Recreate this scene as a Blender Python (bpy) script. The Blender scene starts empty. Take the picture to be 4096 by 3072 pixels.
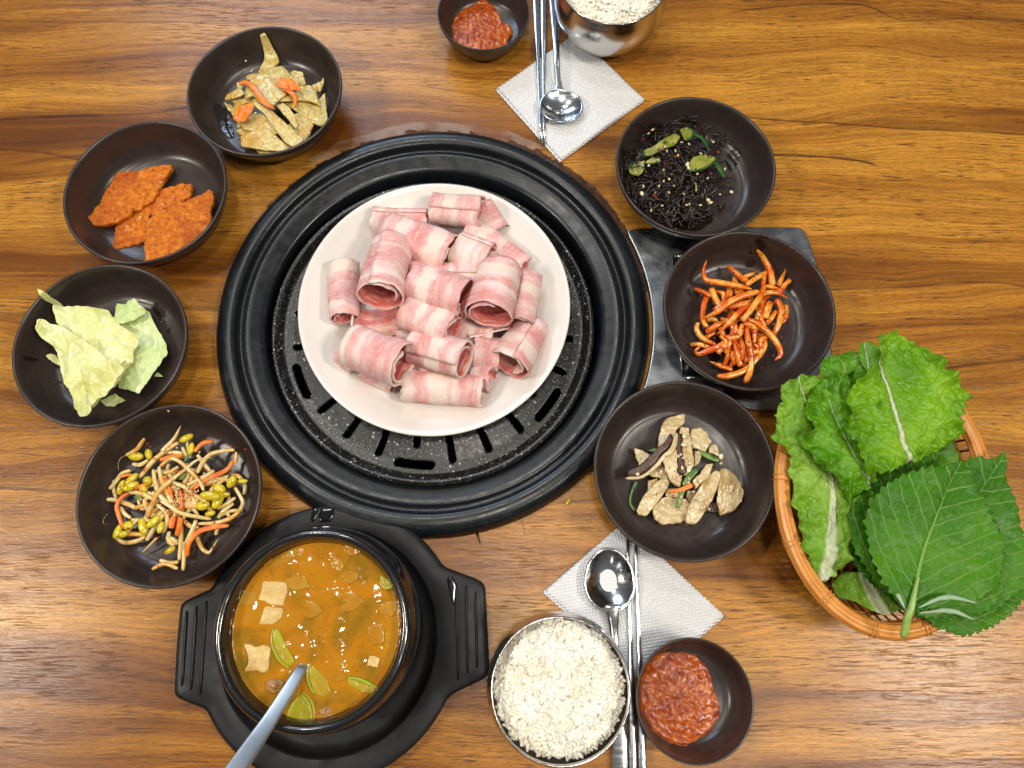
import bpy, math, random
import numpy as np
from mathutils import Vector, noise as mn

random.seed(7); np.random.seed(7)
S = bpy.context.scene
COL = S.collection

# ------------------------------------------------------------------ camera
TH = math.radians(16.5); H = 0.53; F = 2840.0      # tilt, height over the table, focal length in photo pixels
cam = bpy.data.cameras.new('camera'); camo = bpy.data.objects.new('camera', cam); COL.objects.link(camo)
camo.location = (0, 0, H); camo.rotation_euler = (TH, 0, 0)
cam.sensor_width = 36.0; cam.lens = F / 4096 * 36.0; cam.clip_start = 0.01; cam.clip_end = 50
S.camera = camo

# ------------------------------------------------------------------ world, lamps, exposure
S.view_settings.view_transform = 'Standard'; S.view_settings.look = 'None'
S.view_settings.exposure = -0.14; S.view_settings.gamma = 1.0
wld = bpy.data.worlds.new('World'); S.world = wld; wld.use_nodes = True
bg = wld.node_tree.nodes['Background']; bg.inputs[1].default_value = 0.24
_n = wld.node_tree.nodes; _l = wld.node_tree.links      # dim room: pale ceiling overhead, brown walls and people towards the horizon
_tc = _n.new('ShaderNodeTexCoord'); _sp = _n.new('ShaderNodeSeparateXYZ'); _cr = _n.new('ShaderNodeValToRGB')
_l.new(_tc.outputs['Generated'], _sp.inputs[0]); _l.new(_sp.outputs[2], _cr.inputs[0]); _l.new(_cr.outputs[0], bg.inputs[0])
_cr.color_ramp.elements[0].position = .05; _cr.color_ramp.elements[0].color = (.10, .08, .07, 1)
_cr.color_ramp.elements[1].position = .75; _cr.color_ramp.elements[1].color = (.74, .74, .76, 1)

def area(name, loc, target, sx, sy, power, col):
    l = bpy.data.lights.new(name, 'AREA'); l.shape = 'RECTANGLE'; l.size = sx; l.size_y = sy
    l.energy = power; l.color = col
    o = bpy.data.objects.new(name, l); COL.objects.link(o); o.location = loc
    o.rotation_euler = (Vector(target) - Vector(loc)).to_track_quat('-Z', 'Y').to_euler()
    return o
area('ceiling_lamp', (-1.50, -0.12, 1.6), (-0.1, 0.15, 0), 0.26, 0.26, 19, (1.0, 0.93, 0.82))
area('ceiling_lamp', (0.04, 0.02, 1.75), (0.0, 0.15, 0), 0.16, 0.16, 8, (1.0, 0.93, 0.82))
area('ceiling_lamp', (1.18, -0.22, 1.6), (0.1, 0.15, 0), 0.26, 0.26, 19, (1.0, 0.93, 0.82))
area('window_light', (-0.75, 2.1, 1.65), (0.0, 0.2, 0), 1.1, 0.5, 22, (0.62, 0.80, 1.0))

for _x, _y in ((-0.62, 0.55), (0.66, -0.50), (-0.30, 1.05)):
    area('ceiling_spot', (_x, _y, 1.75), (0, 0.15, 0), 0.10, 0.10, 5.0, (1.0, 0.95, 0.86))

# ------------------------------------------------------------------ helpers
def W(px, py, z=0.0):
    """photo pixel (4096 wide) -> point of the place at height z"""
    dx = px - 2048; dy = math.sin(TH) * F + math.cos(TH) * (1536 - py); dz = -math.cos(TH) * F + math.sin(TH) * (1536 - py)
    t = (z - H) / dz
    return Vector((dx * t, dy * t, z))
def V(x, y, z=0.0): return W(x * 1.8517, y * 1.8517, z)      # same, from the 2212-wide view
def crop(ox, oy, s):
    return lambda x, y, z=0.0: W(ox + x * s, oy + y * s, z)
def PXM(y, z): # metres per photo pixel near row y
    dz = -math.cos(TH) * F + math.sin(TH) * (1536 - y)
    return (z - H) / dz

def project(p):
    dx, dy, dz = p[0], p[1], p[2] - H
    zc = math.sin(TH) * dy - math.cos(TH) * dz; yc = math.cos(TH) * dy + math.sin(TH) * dz
    return (2048 + F * dx / zc) / 1.8517, (1536 - F * yc / zc) / 1.8517
def fit(x0, x1, y0, y1, z):
    """level circle at height z whose outline in the 2212-wide view spans x0..x1, y0..y1 (y0 None: only the lower edge is known)"""
    cx = (x0 + x1) / 2; p = V(cx, y1 - (x1 - x0) * .46, z); r = (x1 - x0) / 2 * 1.8517 * PXM((y1 - (x1 - x0) * .46) * 1.8517, z)
    for _ in range(30):
        q = [project((p.x + r * math.cos(t * .0628), p.y + r * math.sin(t * .0628), z)) for t in range(100)]
        X0, X1 = min(k[0] for k in q), max(k[0] for k in q); Y0, Y1 = min(k[1] for k in q), max(k[1] for k in q)
        r *= (x1 - x0) / (X1 - X0); m = PXM((Y0 + Y1) / 2 * 1.8517, z) * 1.8517
        p.x += (cx - (X0 + X1) / 2) * m; p.y -= ((y1 - Y1) if y0 is None else ((y0 + y1) / 2 - (Y0 + Y1) / 2)) * m
    return p, r
def nz(x, y, z, s): return mn.noise(Vector((x * s, y * s, z * s)))
def fbm(x, y, z, s, o=3):
    v = 0; a = 1
    for _ in range(o): v += a * mn.noise(Vector((x * s, y * s, z * s))); s *= 2.1; a *= .5
    return v

def tag(o, label=None, cat=None, group=None, kind=None):
    if label: o['label'] = label
    if cat: o['category'] = cat
    if group: o['group'] = group
    if kind: o['kind'] = kind
    return o
def empty(name, loc, label, cat, group=None):
    o = bpy.data.objects.new(name, None); COL.objects.link(o); o.location = loc; o.empty_display_size = 0.01
    return tag(o, label, cat, group)
def root_loc(p):
    l = Vector((0, 0, 0))
    while p is not None: l += p.location; p = p.parent
    return l
def mesh(name, verts, faces, mats, parent=None, smooth=True, uv=None, attrs=None, midx=None):
    """verts in world coordinates; a top-level mesh gets its origin at its base"""
    vs = np.array([tuple(v) for v in verts], dtype=float)
    if parent is None: org = Vector((vs[:, 0].mean(), vs[:, 1].mean(), vs[:, 2].min())); rel = org
    else: org = Vector((0, 0, 0)); rel = root_loc(parent)
    vs = vs - np.array(rel)
    me = bpy.data.meshes.new(name); me.from_pydata(vs.tolist(), [], faces); me.update()
    if not isinstance(mats, (list, tuple)): mats = [mats]
    for m in mats: me.materials.append(m)
    if smooth: me.polygons.foreach_set('use_smooth', [True] * len(me.polygons))
    if midx: me.polygons.foreach_set('material_index', midx)
    if uv is not None:
        l = me.uv_layers.new(name='UVMap'); vi = np.zeros(len(me.loops), dtype=int); me.loops.foreach_get('vertex_index', vi)
        l.data.foreach_set('uv', np.array(uv)[vi].ravel())
    if attrs:
        for k, a in attrs.items():
            t = me.attributes.new(k, 'FLOAT', 'POINT'); t.data.foreach_set('value', np.array(a, dtype=np.float32))
    o = bpy.data.objects.new(name, me); COL.objects.link(o); o.location = org
    if parent is not None: o.parent = parent
    return o
def merge(parts):
    v = []; f = []
    for a, b in parts:
        n = len(v); v += list(a); f += [tuple(i + n for i in q) for q in b]
    return v, f
def lathe(c, prof, n=96, close=False, wob=None):
    v = []; f = []
    for k, (r, z) in enumerate(prof):
        for i in range(n):
            a = 2 * math.pi * i / n; rr = r
            if wob: rr, zz = wob(r, z, a)
            else: zz = z
            v.append((c[0] + rr * math.cos(a), c[1] + rr * math.sin(a), c[2] + zz))
    m = len(prof)
    for k in range(m if close else m - 1):
        k2 = (k + 1) % m
        for i in range(n):
            j = (i + 1) % n
            f.append((k * n + i, k * n + j, k2 * n + j, k2 * n + i))
    return v, f
def smooth_line(pts, n=24):
    """Catmull-Rom through points (any dimension)"""
    P = [np.array(p, dtype=float) for p in pts]
    if len(P) == 2: return [P[0] + (P[1] - P[0]) * t for t in np.linspace(0, 1, n)]
    Q = [2 * P[0] - P[1]] + P + [2 * P[-1] - P[-2]]
    m = len(P) - 1; out = []
    for i in range(n):
        t = i / (n - 1) * m; k = min(int(t), m - 1); t -= k
        a, b, c, d = Q[k:k + 4]
        out.append(.5 * ((2 * b) + (c - a) * t + (2 * a - 5 * b + 4 * c - d) * t * t + (3 * b - a - 3 * c + d) * t ** 3))
    return out
def strand(pts, widths, th=None, n=18, sides=8, twist=0.0, rough=0.0, sq=0.7, up=None):
    """tapering strip or tube along pts (Vectors); widths and th in metres"""
    L = smooth_line(pts, n); m = len(widths); v = []; f = []
    sd = random.random() * 50
    for i, p in enumerate(L):
        t = i / (n - 1)
        w = np.interp(t * (m - 1), range(m), widths) / 2
        h = (w if th is None else min(th / 2, w)) if not callable(th) else th(t)
        if i in (0, n - 1): w *= .55; h *= .6
        a = L[min(i + 1, n - 1)] - L[max(i - 1, 0)]; a = a / (np.linalg.norm(a) + 1e-9)
        s = np.cross(a, (0, 0, 1)); s /= (np.linalg.norm(s) + 1e-9); u = np.cross(s, a)
        if twist:
            c_, s_ = math.cos(twist * (t - .5)), math.sin(twist * (t - .5)); s, u = s * c_ + u * s_, u * c_ - s * s_
        for k in range(sides):
            q = 2 * math.pi * (k + .5) / sides
            cx = math.copysign(abs(math.cos(q)) ** sq, math.cos(q)); sy = math.copysign(abs(math.sin(q)) ** sq, math.sin(q))
            j = 1 + rough * mn.noise(Vector((t * 9 + sd, k * .7, sd)))
            v.append(p + s * w * cx * j + u * h * sy * j)
    for i in range(n - 1):
        for k in range(sides):
            k2 = (k + 1) % sides
            f.append((i * sides + k, (i + 1) * sides + k, (i + 1) * sides + k2, i * sides + k2))
    f.append(tuple(range(sides))); f.append(tuple((n - 1) * sides + k for k in reversed(range(sides))))
    return v, f
def resample(poly, N, smooth=0.35):
    P = [np.array(p, dtype=float) for p in poly]; P.append(P[0])
    seg = [np.linalg.norm(P[i + 1] - P[i]) for i in range(len(P) - 1)]; T = sum(seg); out = []
    cum = np.concatenate([[0], np.cumsum(seg)])
    for k in range(N):
        s = T * k / N; i = min(np.searchsorted(cum, s, side='right') - 1, len(seg) - 1)
        out.append(P[i] + (P[i + 1] - P[i]) * ((s - cum[i]) / (seg[i] + 1e-12)))
    for _ in range(int(smooth * 4)):
        out = [out[i] * .5 + (out[i - 1] + out[(i + 1) % N]) * .25 for i in range(N)]
    return out
def centroid(P):
    A = cx = cy = 0
    for i in range(len(P)):
        x0, y0 = P[i][0], P[i][1]; x1, y1 = P[(i + 1) % len(P)][0], P[(i + 1) % len(P)][1]
        c = x0 * y1 - x1 * y0; A += c; cx += (x0 + x1) * c; cy += (y0 + y1) * c
    return np.array([cx / (3 * A), cy / (3 * A)])
def slab(outline, zf, th, N=64, K=9, edge=0.35, bump=0.0, bs=200, jag=0.0, js=400, sm=.5, ctr=None):
    """thick sheet with the given outline (xy); zf(x,y)->top height of the middle surface; th thickness"""
    P = resample([(p[0], p[1]) for p in outline], N, sm)
    c = centroid(P) if ctr is None else np.array(ctr); sd = random.random() * 90
    if jag:
        P = [p + (p - c) / (np.linalg.norm(p - c) + 1e-9) * jag * fbm(p[0], p[1], sd, js, 2) for p in P]
    v = [(c[0], c[1], zf(c[0], c[1]) + bump * fbm(c[0], c[1], sd, bs))]; f = []
    ks = [1 - (1 - k / K) ** 1.3 for k in range(1, K + 1)]
    for t in ks:
        for p in P:
            x, y = c + (p - c) * t
            z = zf(x, y) + bump * fbm(x, y, sd, bs)
            if t == ks[-1]: z -= th * edge
            v.append((x, y, z))
    for i in range(N): f.append((0, 1 + i, 1 + (i + 1) % N))
    for k in range(K - 1):
        for i in range(N):
            j = (i + 1) % N; a = 1 + k * N; b = a + N
            f.append((a + i, b + i, b + j, a + j))
    top = len(v)
    for q, t in ((0, 1.0), (1, .97), (2, .5)):
        for p in P:
            x, y = c + (p - c) * t; v.append((x, y, zf(x, y) - th * (.7 if q == 0 else 1.0)))
    v.append((c[0], c[1], zf(c[0], c[1]) - th))
    a = 1 + (K - 1) * N
    rows = [a, top, top + N, top + 2 * N]
    for r in range(3):
        for i in range(N):
            j = (i + 1) % N; f.append((rows[r] + i, rows[r + 1] + i, rows[r + 1] + j, rows[r] + j))
    for i in range(N): f.append((rows[3] + i, len(v) - 1, rows[3] + (i + 1) % N))
    A = sum(P[i][0] * P[(i + 1) % N][1] - P[(i + 1) % N][0] * P[i][1] for i in range(N))
    if A < 0: f = [tuple(reversed(q)) for q in f]
    return v, f
_ico = {}
def blob(c, r, rot=(0, 0, 0), seg=8, rings=6, jit=0.0):
    key = (seg, rings)
    if key not in _ico:
        v = [(0, 0, 1)]; f = []
        for j in range(1, rings):
            a = math.pi * j / rings
            for i in range(seg):
                b = 2 * math.pi * i / seg; v.append((math.sin(a) * math.cos(b), math.sin(a) * math.sin(b), math.cos(a)))
        v.append((0, 0, -1))
        for i in range(seg): f.append((0, 1 + i, 1 + (i + 1) % seg))
        for j in range(rings - 2):
            for i in range(seg):
                k = (i + 1) % seg; a = 1 + j * seg; f.append((a + i, a + seg + i, a + seg + k, a + k))
        a = 1 + (rings - 2) * seg
        for i in range(seg): f.append((a + i, len(v) - 1, a + (i + 1) % seg))
        _ico[key] = (np.array(v), f)
    v, f = _ico[key]
    from mathutils import Euler
    M = np.array(Euler(rot).to_matrix())
    vv = v * np.array(r)
    if jit: vv = vv * (1 + jit * (np.random.rand(len(vv), 1) - .5))
    return (vv @ M.T + np.array(tuple(c))), f

# ------------------------------------------------------------------ materials
class M:
    def __init__(s, name):
        s.m = bpy.data.materials.new(name); s.m.use_nodes = True; s.t = s.m.node_tree; s.N = s.t.nodes; s.L = s.t.links
        s.b = s.N['Principled BSDF']; s.co = s.N.new('ShaderNodeTexCoord'); s.src = s.co.outputs['Object']
    def put(s, sock, v):
        if isinstance(v, bpy.types.NodeSocket): s.L.new(v, sock)
        elif isinstance(v, (tuple, list)) and len(v) == 3 and sock.type == 'RGBA': sock.default_value = (*v, 1)
        else: sock.default_value = v
    def set(s, **k):
        al = dict(base='Base Color', rough='Roughness', metal='Metallic', spec='Specular IOR Level', coat='Coat Weight', coatr='Coat Roughness',
                  sss='Subsurface Weight', trans='Transmission Weight', alpha='Alpha', ior='IOR', sheen='Sheen Weight', aniso='Anisotropic', tint='Specular Tint')
        for a, v in k.items(): s.put(s.b.inputs[al[a]], v)
        if 'sss' in k: s.b.inputs['Subsurface Scale'].default_value = 0.0012; s.b.inputs['Subsurface Radius'].default_value = (1, .7, .5)
        return s
    def mapv(s, scale, src=None, loc=(0, 0, 0)):
        n = s.N.new('ShaderNodeMapping'); n.inputs['Scale'].default_value = scale; n.inputs['Location'].default_value = loc; s.L.new(src or s.src, n.inputs[0]); return n.outputs[0]
    def noise(s, scale, detail=3, vec=None, dist=0, rough=.5):
        n = s.N.new('ShaderNodeTexNoise'); n.inputs['Scale'].default_value = scale; n.inputs['Detail'].default_value = detail
        n.inputs['Distortion'].default_value = dist; n.inputs['Roughness'].default_value = rough; s.L.new(vec or s.src, n.inputs['Vector']); return n.outputs['Fac']
    def voro(s, scale, vec=None, feat='F1'):
        n = s.N.new('ShaderNodeTexVoronoi'); n.feature = feat; n.inputs['Scale'].default_value = scale; s.L.new(vec or s.src, n.inputs['Vector']); return n.outputs['Distance']
    def ramp(s, fac, stops, interp='LINEAR'):
        n = s.N.new('ShaderNodeValToRGB'); e = n.color_ramp.elements; n.color_ramp.interpolation = interp
        while len(e) < len(stops): e.new(.5)
        for q, (p, c) in zip(e, stops):
            q.position = p; q.color = (*c, 1) if isinstance(c, tuple) else (c, c, c, 1)
        s.L.new(fac, n.inputs[0]); return n.outputs[0]
    def mix(s, fac, a, b, mode='MIX'):
        n = s.N.new('ShaderNodeMix'); n.data_type = 'RGBA'; n.blend_type = mode
        s.put(n.inputs[0], fac); s.put(n.inputs[6], a); s.put(n.inputs[7], b); return n.outputs[2]
    def math(s, op, a, b=0.0, c=0.0, clamp=False):
        n = s.N.new('ShaderNodeMath'); n.operation = op; n.use_clamp = clamp
        s.put(n.inputs[0], a); s.put(n.inputs[1], b)
        if len(n.inputs) > 2: s.put(n.inputs[2], c)
        return n.outputs[0]
    def range(s, v, a, b, c=0.0, d=1.0, smooth=True):
        n = s.N.new('ShaderNodeMapRange'); n.interpolation_type = 'SMOOTHSTEP' if smooth else 'LINEAR'
        s.put(n.inputs['Value'], v); s.put(n.inputs['From Min'], a); s.put(n.inputs['From Max'], b); s.put(n.inputs['To Min'], c); s.put(n.inputs['To Max'], d)
        return n.outputs[0]
    def xyz(s, src=None):
        n = s.N.new('ShaderNodeSeparateXYZ'); s.L.new(src or s.src, n.inputs[0]); return n.outputs
    def comb(s, x, y, z=0.0):
        n = s.N.new('ShaderNodeCombineXYZ'); s.put(n.inputs[0], x); s.put(n.inputs[1], y); s.put(n.inputs[2], z); return n.outputs[0]
    def bump(s, h, strength=.3, dist=.001):
        n = s.N.new('ShaderNodeBump'); n.inputs['Strength'].default_value = strength; n.inputs['Distance'].default_value = dist
        s.L.new(h, n.inputs['Height']); s.L.new(n.outputs[0], s.b.inputs['Normal']); s.L.new(n.outputs[0], s.b.inputs['Coat Normal']); return n
    def rand(s):
        n = s.N.new('ShaderNodeObjectInfo'); return n.outputs['Random']
    def uv(s): return s.co.outputs['UV']
    def offset(s):  # object coordinates shifted by a random amount per object
        r = s.math('MULTIPLY', s.rand(), 3.0); n = s.N.new('ShaderNodeVectorMath'); n.operation = 'ADD'
        s.L.new(s.src, n.inputs[0]); s.L.new(s.comb(r, r, r), n.inputs[1]); s.src = n.outputs[0]; return s

WETMIX = {'tofu': (.52, .75, 0, .7), 'zucchini_flesh': (.35, .65, .05, .6), 'zucchini_rim': (.40, .65, 0, .7), 'onion': (.30, .60, .35, .95), 'grey_shellfish': (.4, .6, .2, .8)}
def simple(name, c1, c2, scale=150, rough=.4, bumps=None, lo=.35, hi=.65, offs=True, **k):
    m = M(name)
    if offs: m.offset()
    f = m.noise(scale, 4); m.set(base=m.ramp(f, [(lo, c1), (hi, c2)]), rough=rough, **k)
    if name in WETMIX: m.set(base=m.mix(m.range(m.noise(60, 2), *WETMIX[name]), m.ramp(f, [(lo, c1), (hi, c2)]), (.40, .16, .006)))
    if bumps: m.bump(m.noise(bumps[0], 3), bumps[1], bumps[2])
    return m

# ---- table laminate
def wood():
    m = M('wood_laminate'); x, y, z = m.xyz()
    warp = m.noise(1.0, 3, m.mapv((2.2, 7, 1)))
    w1 = m.math('MULTIPLY', m.math('SUBTRACT', warp, .5), .10)
    yy = m.math('ADD', y, w1)
    n1 = m.noise(1.0, 3, m.comb(m.math('MULTIPLY', x, .9), m.math('MULTIPLY', yy, 22)), rough=.5)
    n2 = m.noise(1.0, 4, m.comb(m.math('MULTIPLY', x, 3.0), m.math('MULTIPLY', yy, 110)), rough=.6)
    n3 = m.noise(1.0, 3, m.comb(m.math('MULTIPLY', x, 14.0), m.math('MULTIPLY', yy, 620)), rough=.6)
    tone = m.math('ADD', m.math('MULTIPLY', n1, .74), m.math('MULTIPLY', n2, .26))
    base = m.ramp(tone, [(.30, (.10, .030, .006)), (.41, (.22, .072, .009)), (.48, (.41, .162, .018)), (.58, (.60, .270, .034)), (.72, (.44, .175, .020))])
    base = m.mix(m.range(n3, .38, .62, .0, .38), base, (.10, .03, .008), 'MIX')
    # the long dark veins of the print
    lines = [
        ([(-100, 272), (0, 258), (150, 250), (300, 246), (430, 230), (560, 225)], .0011, .85),
        ([(-100, 318), (0, 322), (90, 330), (200, 347), (330, 352), (480, 360)], .0009, .7),
        ([(-80, 45), (250, 47), (700, 45), (1000, 42), (1200, 48)], .0007, .45),
        ([(1560, 30), (1700, 14), (1850, 10), (1960, 44), (2080, 40), (2300, 58)], .0009, .7),
        ([(1560, 250), (1640, 257), (1849, 270), (2000, 280), (2120, 284), (2330, 300)], .0009, .75),
        ([(1600, 330), (1675, 334), (1760, 337), (1840, 345), (1880, 353), (1905, 364)], .0011, .85),
        ([(1720, 636), (1799, 627), (1960, 620), (2121, 609), (2210, 618), (2330, 634)], .0009, .75),
        ([(1750, 770), (1800, 775), (1880, 785), (1990, 800), (2100, 788), (2330, 765)], .0013, .7),
        ([(880, 180), (1000, 200), (1100, 215), (1260, 212), (1400, 235), (1560, 250)], .0008, .5),
        ([(-80, 690), (0, 686), (120, 672), (300, 655), (430, 665), (560, 672)], .0022, .45),
        ([(-80, 1052), (0, 1054), (100, 1060), (220, 1062), (420, 1050), (640, 1060)], .0011, .7),
        ([(1000, 1095), (1180, 1090), (1300, 1078), (1500, 1080), (1660, 1170), (1900, 1160)], .0010, .6),
        ([(-80, 1462), (0, 1458), (120, 1452), (260, 1462), (400, 1475), (560, 1470)], .0010, .45),
        ([(1500, 1240), (1640, 1245), (1740, 1250), (1850, 1262), (2000, 1290), (2300, 1285)], .0014, .45),
    ]
    mask = None
    for pts, wd, st in lines:
        wp = [V(*p) for p in pts]; x0, x1 = wp[0].x, wp[-1].x; ys = [p.y for p in wp]; y0, y1 = min(ys) - .01, max(ys) + .01
        fc = m.N.new('ShaderNodeFloatCurve'); cu = fc.mapping.curves[0]
        while len(cu.points) < len(wp): cu.points.new(.5, .5)
        for q, p in zip(cu.points, wp): q.location = ((p.x - x0) / (x1 - x0), (p.y - y0) / (y1 - y0)); q.handle_type = 'AUTO'
        fc.mapping.update()
        t = m.math('DIVIDE', m.math('SUBTRACT', x, x0), x1 - x0)
        m.L.new(t, fc.inputs['Value'])
        ly = m.math('ADD', m.math('MULTIPLY', fc.outputs[0], y1 - y0), y0)
        ly = m.math('ADD', ly, m.math('MULTIPLY', m.math('SUBTRACT', n2, .5), .004))
        d = m.math('SUBTRACT', y, ly)
        core = m.range(m.math('ABSOLUTE', d), wd * .5, wd * 1.7, 1, 0)
        side = m.math('MULTIPLY', m.math('MULTIPLY', m.range(d, -.002, .014, 1.0, 0.0), m.range(d, -.0012, .0008, 0.0, 1.0)), .38)
        k = m.math('MULTIPLY', m.math('MAXIMUM', core, side), st)
        ends = m.math('MULTIPLY', m.range(t, .0, .08), m.range(t, .92, 1.0, 1, 0))
        k = m.math('MULTIPLY', m.math('MULTIPLY', k, ends), m.range(m.noise(1.0, 3, m.comb(m.math('MULTIPLY', x, 22), m.math('MULTIPLY', y, 60))), .3, .55, .45, 1.0))
        mask = k if mask is None else m.math('MAXIMUM', mask, k)
    base = m.mix(m.math('MULTIPLY', mask, .97), base, (.030, .009, .004))
    pores = m.noise(1.0, 2, m.comb(m.math('MULTIPLY', x, 48), m.math('MULTIPLY', y, 680)), rough=.7)
    pz = m.math('MULTIPLY', m.range(pores, .53, .66), m.range(m.noise(1.0, 2, m.comb(m.math('MULTIPLY', x, 9), m.math('MULTIPLY', y, 60))), .4, .6, .25, 1))
    base = m.mix(m.math('MULTIPLY', pz, .85), base, (.060, .020, .006))
    p2 = m.noise(1.0, 2, m.comb(m.math('MULTIPLY', x, 150), m.math('MULTIPLY', y, 1500)), rough=.6)
    base = m.mix(m.math('MULTIPLY', m.range(p2, .50, .68), .55), base, (.12, .040, .008))
    m.set(base=base, rough=m.range(pores, .3, .7, .25, .32), spec=.36)
    fine = m.noise(1.0, 2, m.comb(m.math('MULTIPLY', x, 120), m.math('MULTIPLY', y, 1500)), rough=.6)
    h = m.math('SUBTRACT', m.math('MULTIPLY', fine, .6), m.math('MULTIPLY', pz, .5))
    m.bump(h, .26, .0006)
    return m.m
MAT = {}
MAT['wood'] = wood()

m = M('brown_ceramic'); m.offset(); n = m.noise(60, 4)
m.set(base=m.ramp(n, [(.3, (.032, .022, .019)), (.7, (.045, .031, .027))]), rough=m.range(m.noise(90, 4), .35, .7, .27, .36), spec=.5)
m.bump(m.noise(900, 2), .06, .0004); MAT['bowl'] = m.m
m = M('black_iron'); n = m.noise(40, 5)
m.set(base=m.mix(m.math('MULTIPLY', m.range(m.noise(34, 5, rough=.7),   .58, .70), .22), m.ramp(n, [(.35, (.006, .0075, .0095)), (.7, (.0085, .0105, .0125))]), (.04, .045, .05)), rough=m.range(m.noise(120, 5), .35, .7, .24, .33), spec=.40)
m.bump(m.noise(1500, 2), .10, .0003); MAT['iron'] = m.m
m = M('dark_pit'); m.set(base=(.002, .002, .002), rough=.9, spec=.1); MAT['pit'] = m.m
# speckled stone coating
m = M('speckled_coating')
v1 = m.voro(520); v2 = m.voro(230); g = m.range(m.noise(55, 3), .34, .54, .15, 1)
sp = m.math('MAXIMUM', m.math('MULTIPLY', m.math('MULTIPLY', m.range(v1, .15, .25, 1, 0), .75), g), m.math('MULTIPLY', m.range(v2, .17, .24, 1, 0), m.range(m.noise(170, 2), .54, .58)))
m.set(base=m.mix(sp, m.ramp(m.noise(90, 4), [(.3, (.008, .008, .008)), (.7, (.018, .018, .016))]), (.40, .40, .385)), rough=m.range(m.noise(400, 3), .3, .7, .26, .42), spec=.6)
m.bump(m.math('ADD', m.noise(700, 3), m.math('MULTIPLY', sp, .6)), .28, .0005); MAT['speckle'] = m.m
m = M('white_porcelain'); m.set(base=(.74, .69, .64), rough=.14, spec=.5, coat=.3); m.b.inputs['Coat Roughness'].default_value = .08
m.bump(m.noise(12, 2), .05, .002); MAT['plate'] = m.m
def steel(name, base, rlo, rhi, sc=(4, 400, 4), bump=.05):
    m = M(name); n = m.noise(1.0, 4, m.mapv(sc)); n2 = m.noise(40, 4)
    m.set(base=m.mix(n2, tuple(c * .88 for c in base), base), metal=1.0, rough=m.range(m.math('ADD', m.math('MULTIPLY', n, .6), m.math('MULTIPLY', n2, .4)), .35, .65, rlo, rhi))
    m.bump(m.noise(1.0, 3, m.mapv((sc[0] * 20, sc[1] * 3, sc[2] * 20))), bump, .0003); return m.m
MAT['steel'] = steel('polished_steel', (.66, .66, .66), .10, .2)
MAT['steel_blue'] = steel('polished_cutlery_steel', (.60, .64, .68), .13, .26)
MAT['steel_soft'] = steel('satin_steel', (.70, .74, .78), .30, .42, (30, 30, 30))
MAT['steel_bowl'] = steel('brushed_bowl_steel', (.62, .60, .58), .13, .26, (60, 60, 900))
m = M('scratched_panel_steel'); 
def scratch(m, a, sc):
    mp = m.N.new('ShaderNodeMapping'); mp.inputs['Rotation'].default_value = (0, 0, a); mp.inputs['Scale'].default_value = (sc * .04, sc, 1); m.L.new(m.src, mp.inputs[0])
    return m.math('MULTIPLY', m.range(m.noise(1.0, 2, mp.outputs[0]), .66, .70), m.range(m.noise(30, 2), .45, .6))
sc = m.math('MAXIMUM', m.math('MAXIMUM', scratch(m, .7, 1500), scratch(m, -.5, 1700)), scratch(m, 1.9, 1300))
m.set(base=m.mix(sc, m.ramp(m.noise(25, 4), [(.3, (.27, .29, .31)), (.7, (.38, .40, .43))]), (.75, .75, .75)), metal=1.0, rough=m.range(m.noise(60, 5), .3, .7, .22, .42))
m.bump(m.noise(70, 3), .12, .001); MAT['panel'] = m.m
m = M('black_phenolic'); m.set(base=m.ramp(m.noise(30, 5), [(.3, (.009, .009, .0095)), (.7, (.015, .015, .016))]), rough=m.range(m.noise(70, 5), .35, .65, .36, .50), spec=.3)
m.bump(m.noise(2200, 2), .10, .0002); MAT['trivet'] = m.m
m = M('glazed_earthenware'); v = m.voro(500)
m.set(base=m.mix(m.math('MULTIPLY', m.range(v, .12, .2, 1, 0), m.range(m.noise(90, 2), .5, .6)), (.009, .009, .011), (.10, .08, .06)), rough=.17, spec=.6, coat=.6)
m.bump(m.noise(90, 3), .12, .0008); MAT['pot'] = m.m
m = M('napkin_paper'); x, y, z = m.xyz(m.mapv((1, 1, 1)))
mp = m.N.new('ShaderNodeMapping'); mp.inputs['Rotation'].default_value = (0, 0, .62); m.L.new(m.src, mp.inputs[0])
mx, my, mz = m.xyz(mp.outputs[0]); K = 2 * math.pi / .0030
d = m.math('MULTIPLY', m.math('SINE', m.math('MULTIPLY', mx, K)), m.math('SINE', m.math('MULTIPLY', my, K)))
m.set(base=m.mix(m.range(d, -.3, .8), (.84, .84, .84), (.72, .725, .74)), rough=.9, spec=.15); m.bump(m.math('ADD', m.math('MULTIPLY', d, -.8), m.noise(900, 3)), .8, .0008); MAT['napkin'] = m.m
m = M('burnt_board'); m.set(base=m.ramp(m.noise(160, 5), [(.3, (.028, .011, .005)), (.55, (.075, .028, .010)), (.75, (.15, .062, .018))]), rough=.7, spec=.3); m.bump(m.noise(500, 4), .5, .0006); MAT['burnt'] = m.m
m = M('clear_film'); fn = m.noise(45, 3)
m.set(base=(.75, .72, .66), rough=.33, alpha=m.range(fn, .42, .62, .02, .15)); m.bump(m.noise(1.0, 3, m.mapv((60, 900, 60))), .5, .0006); MAT['film'] = m.m

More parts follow.
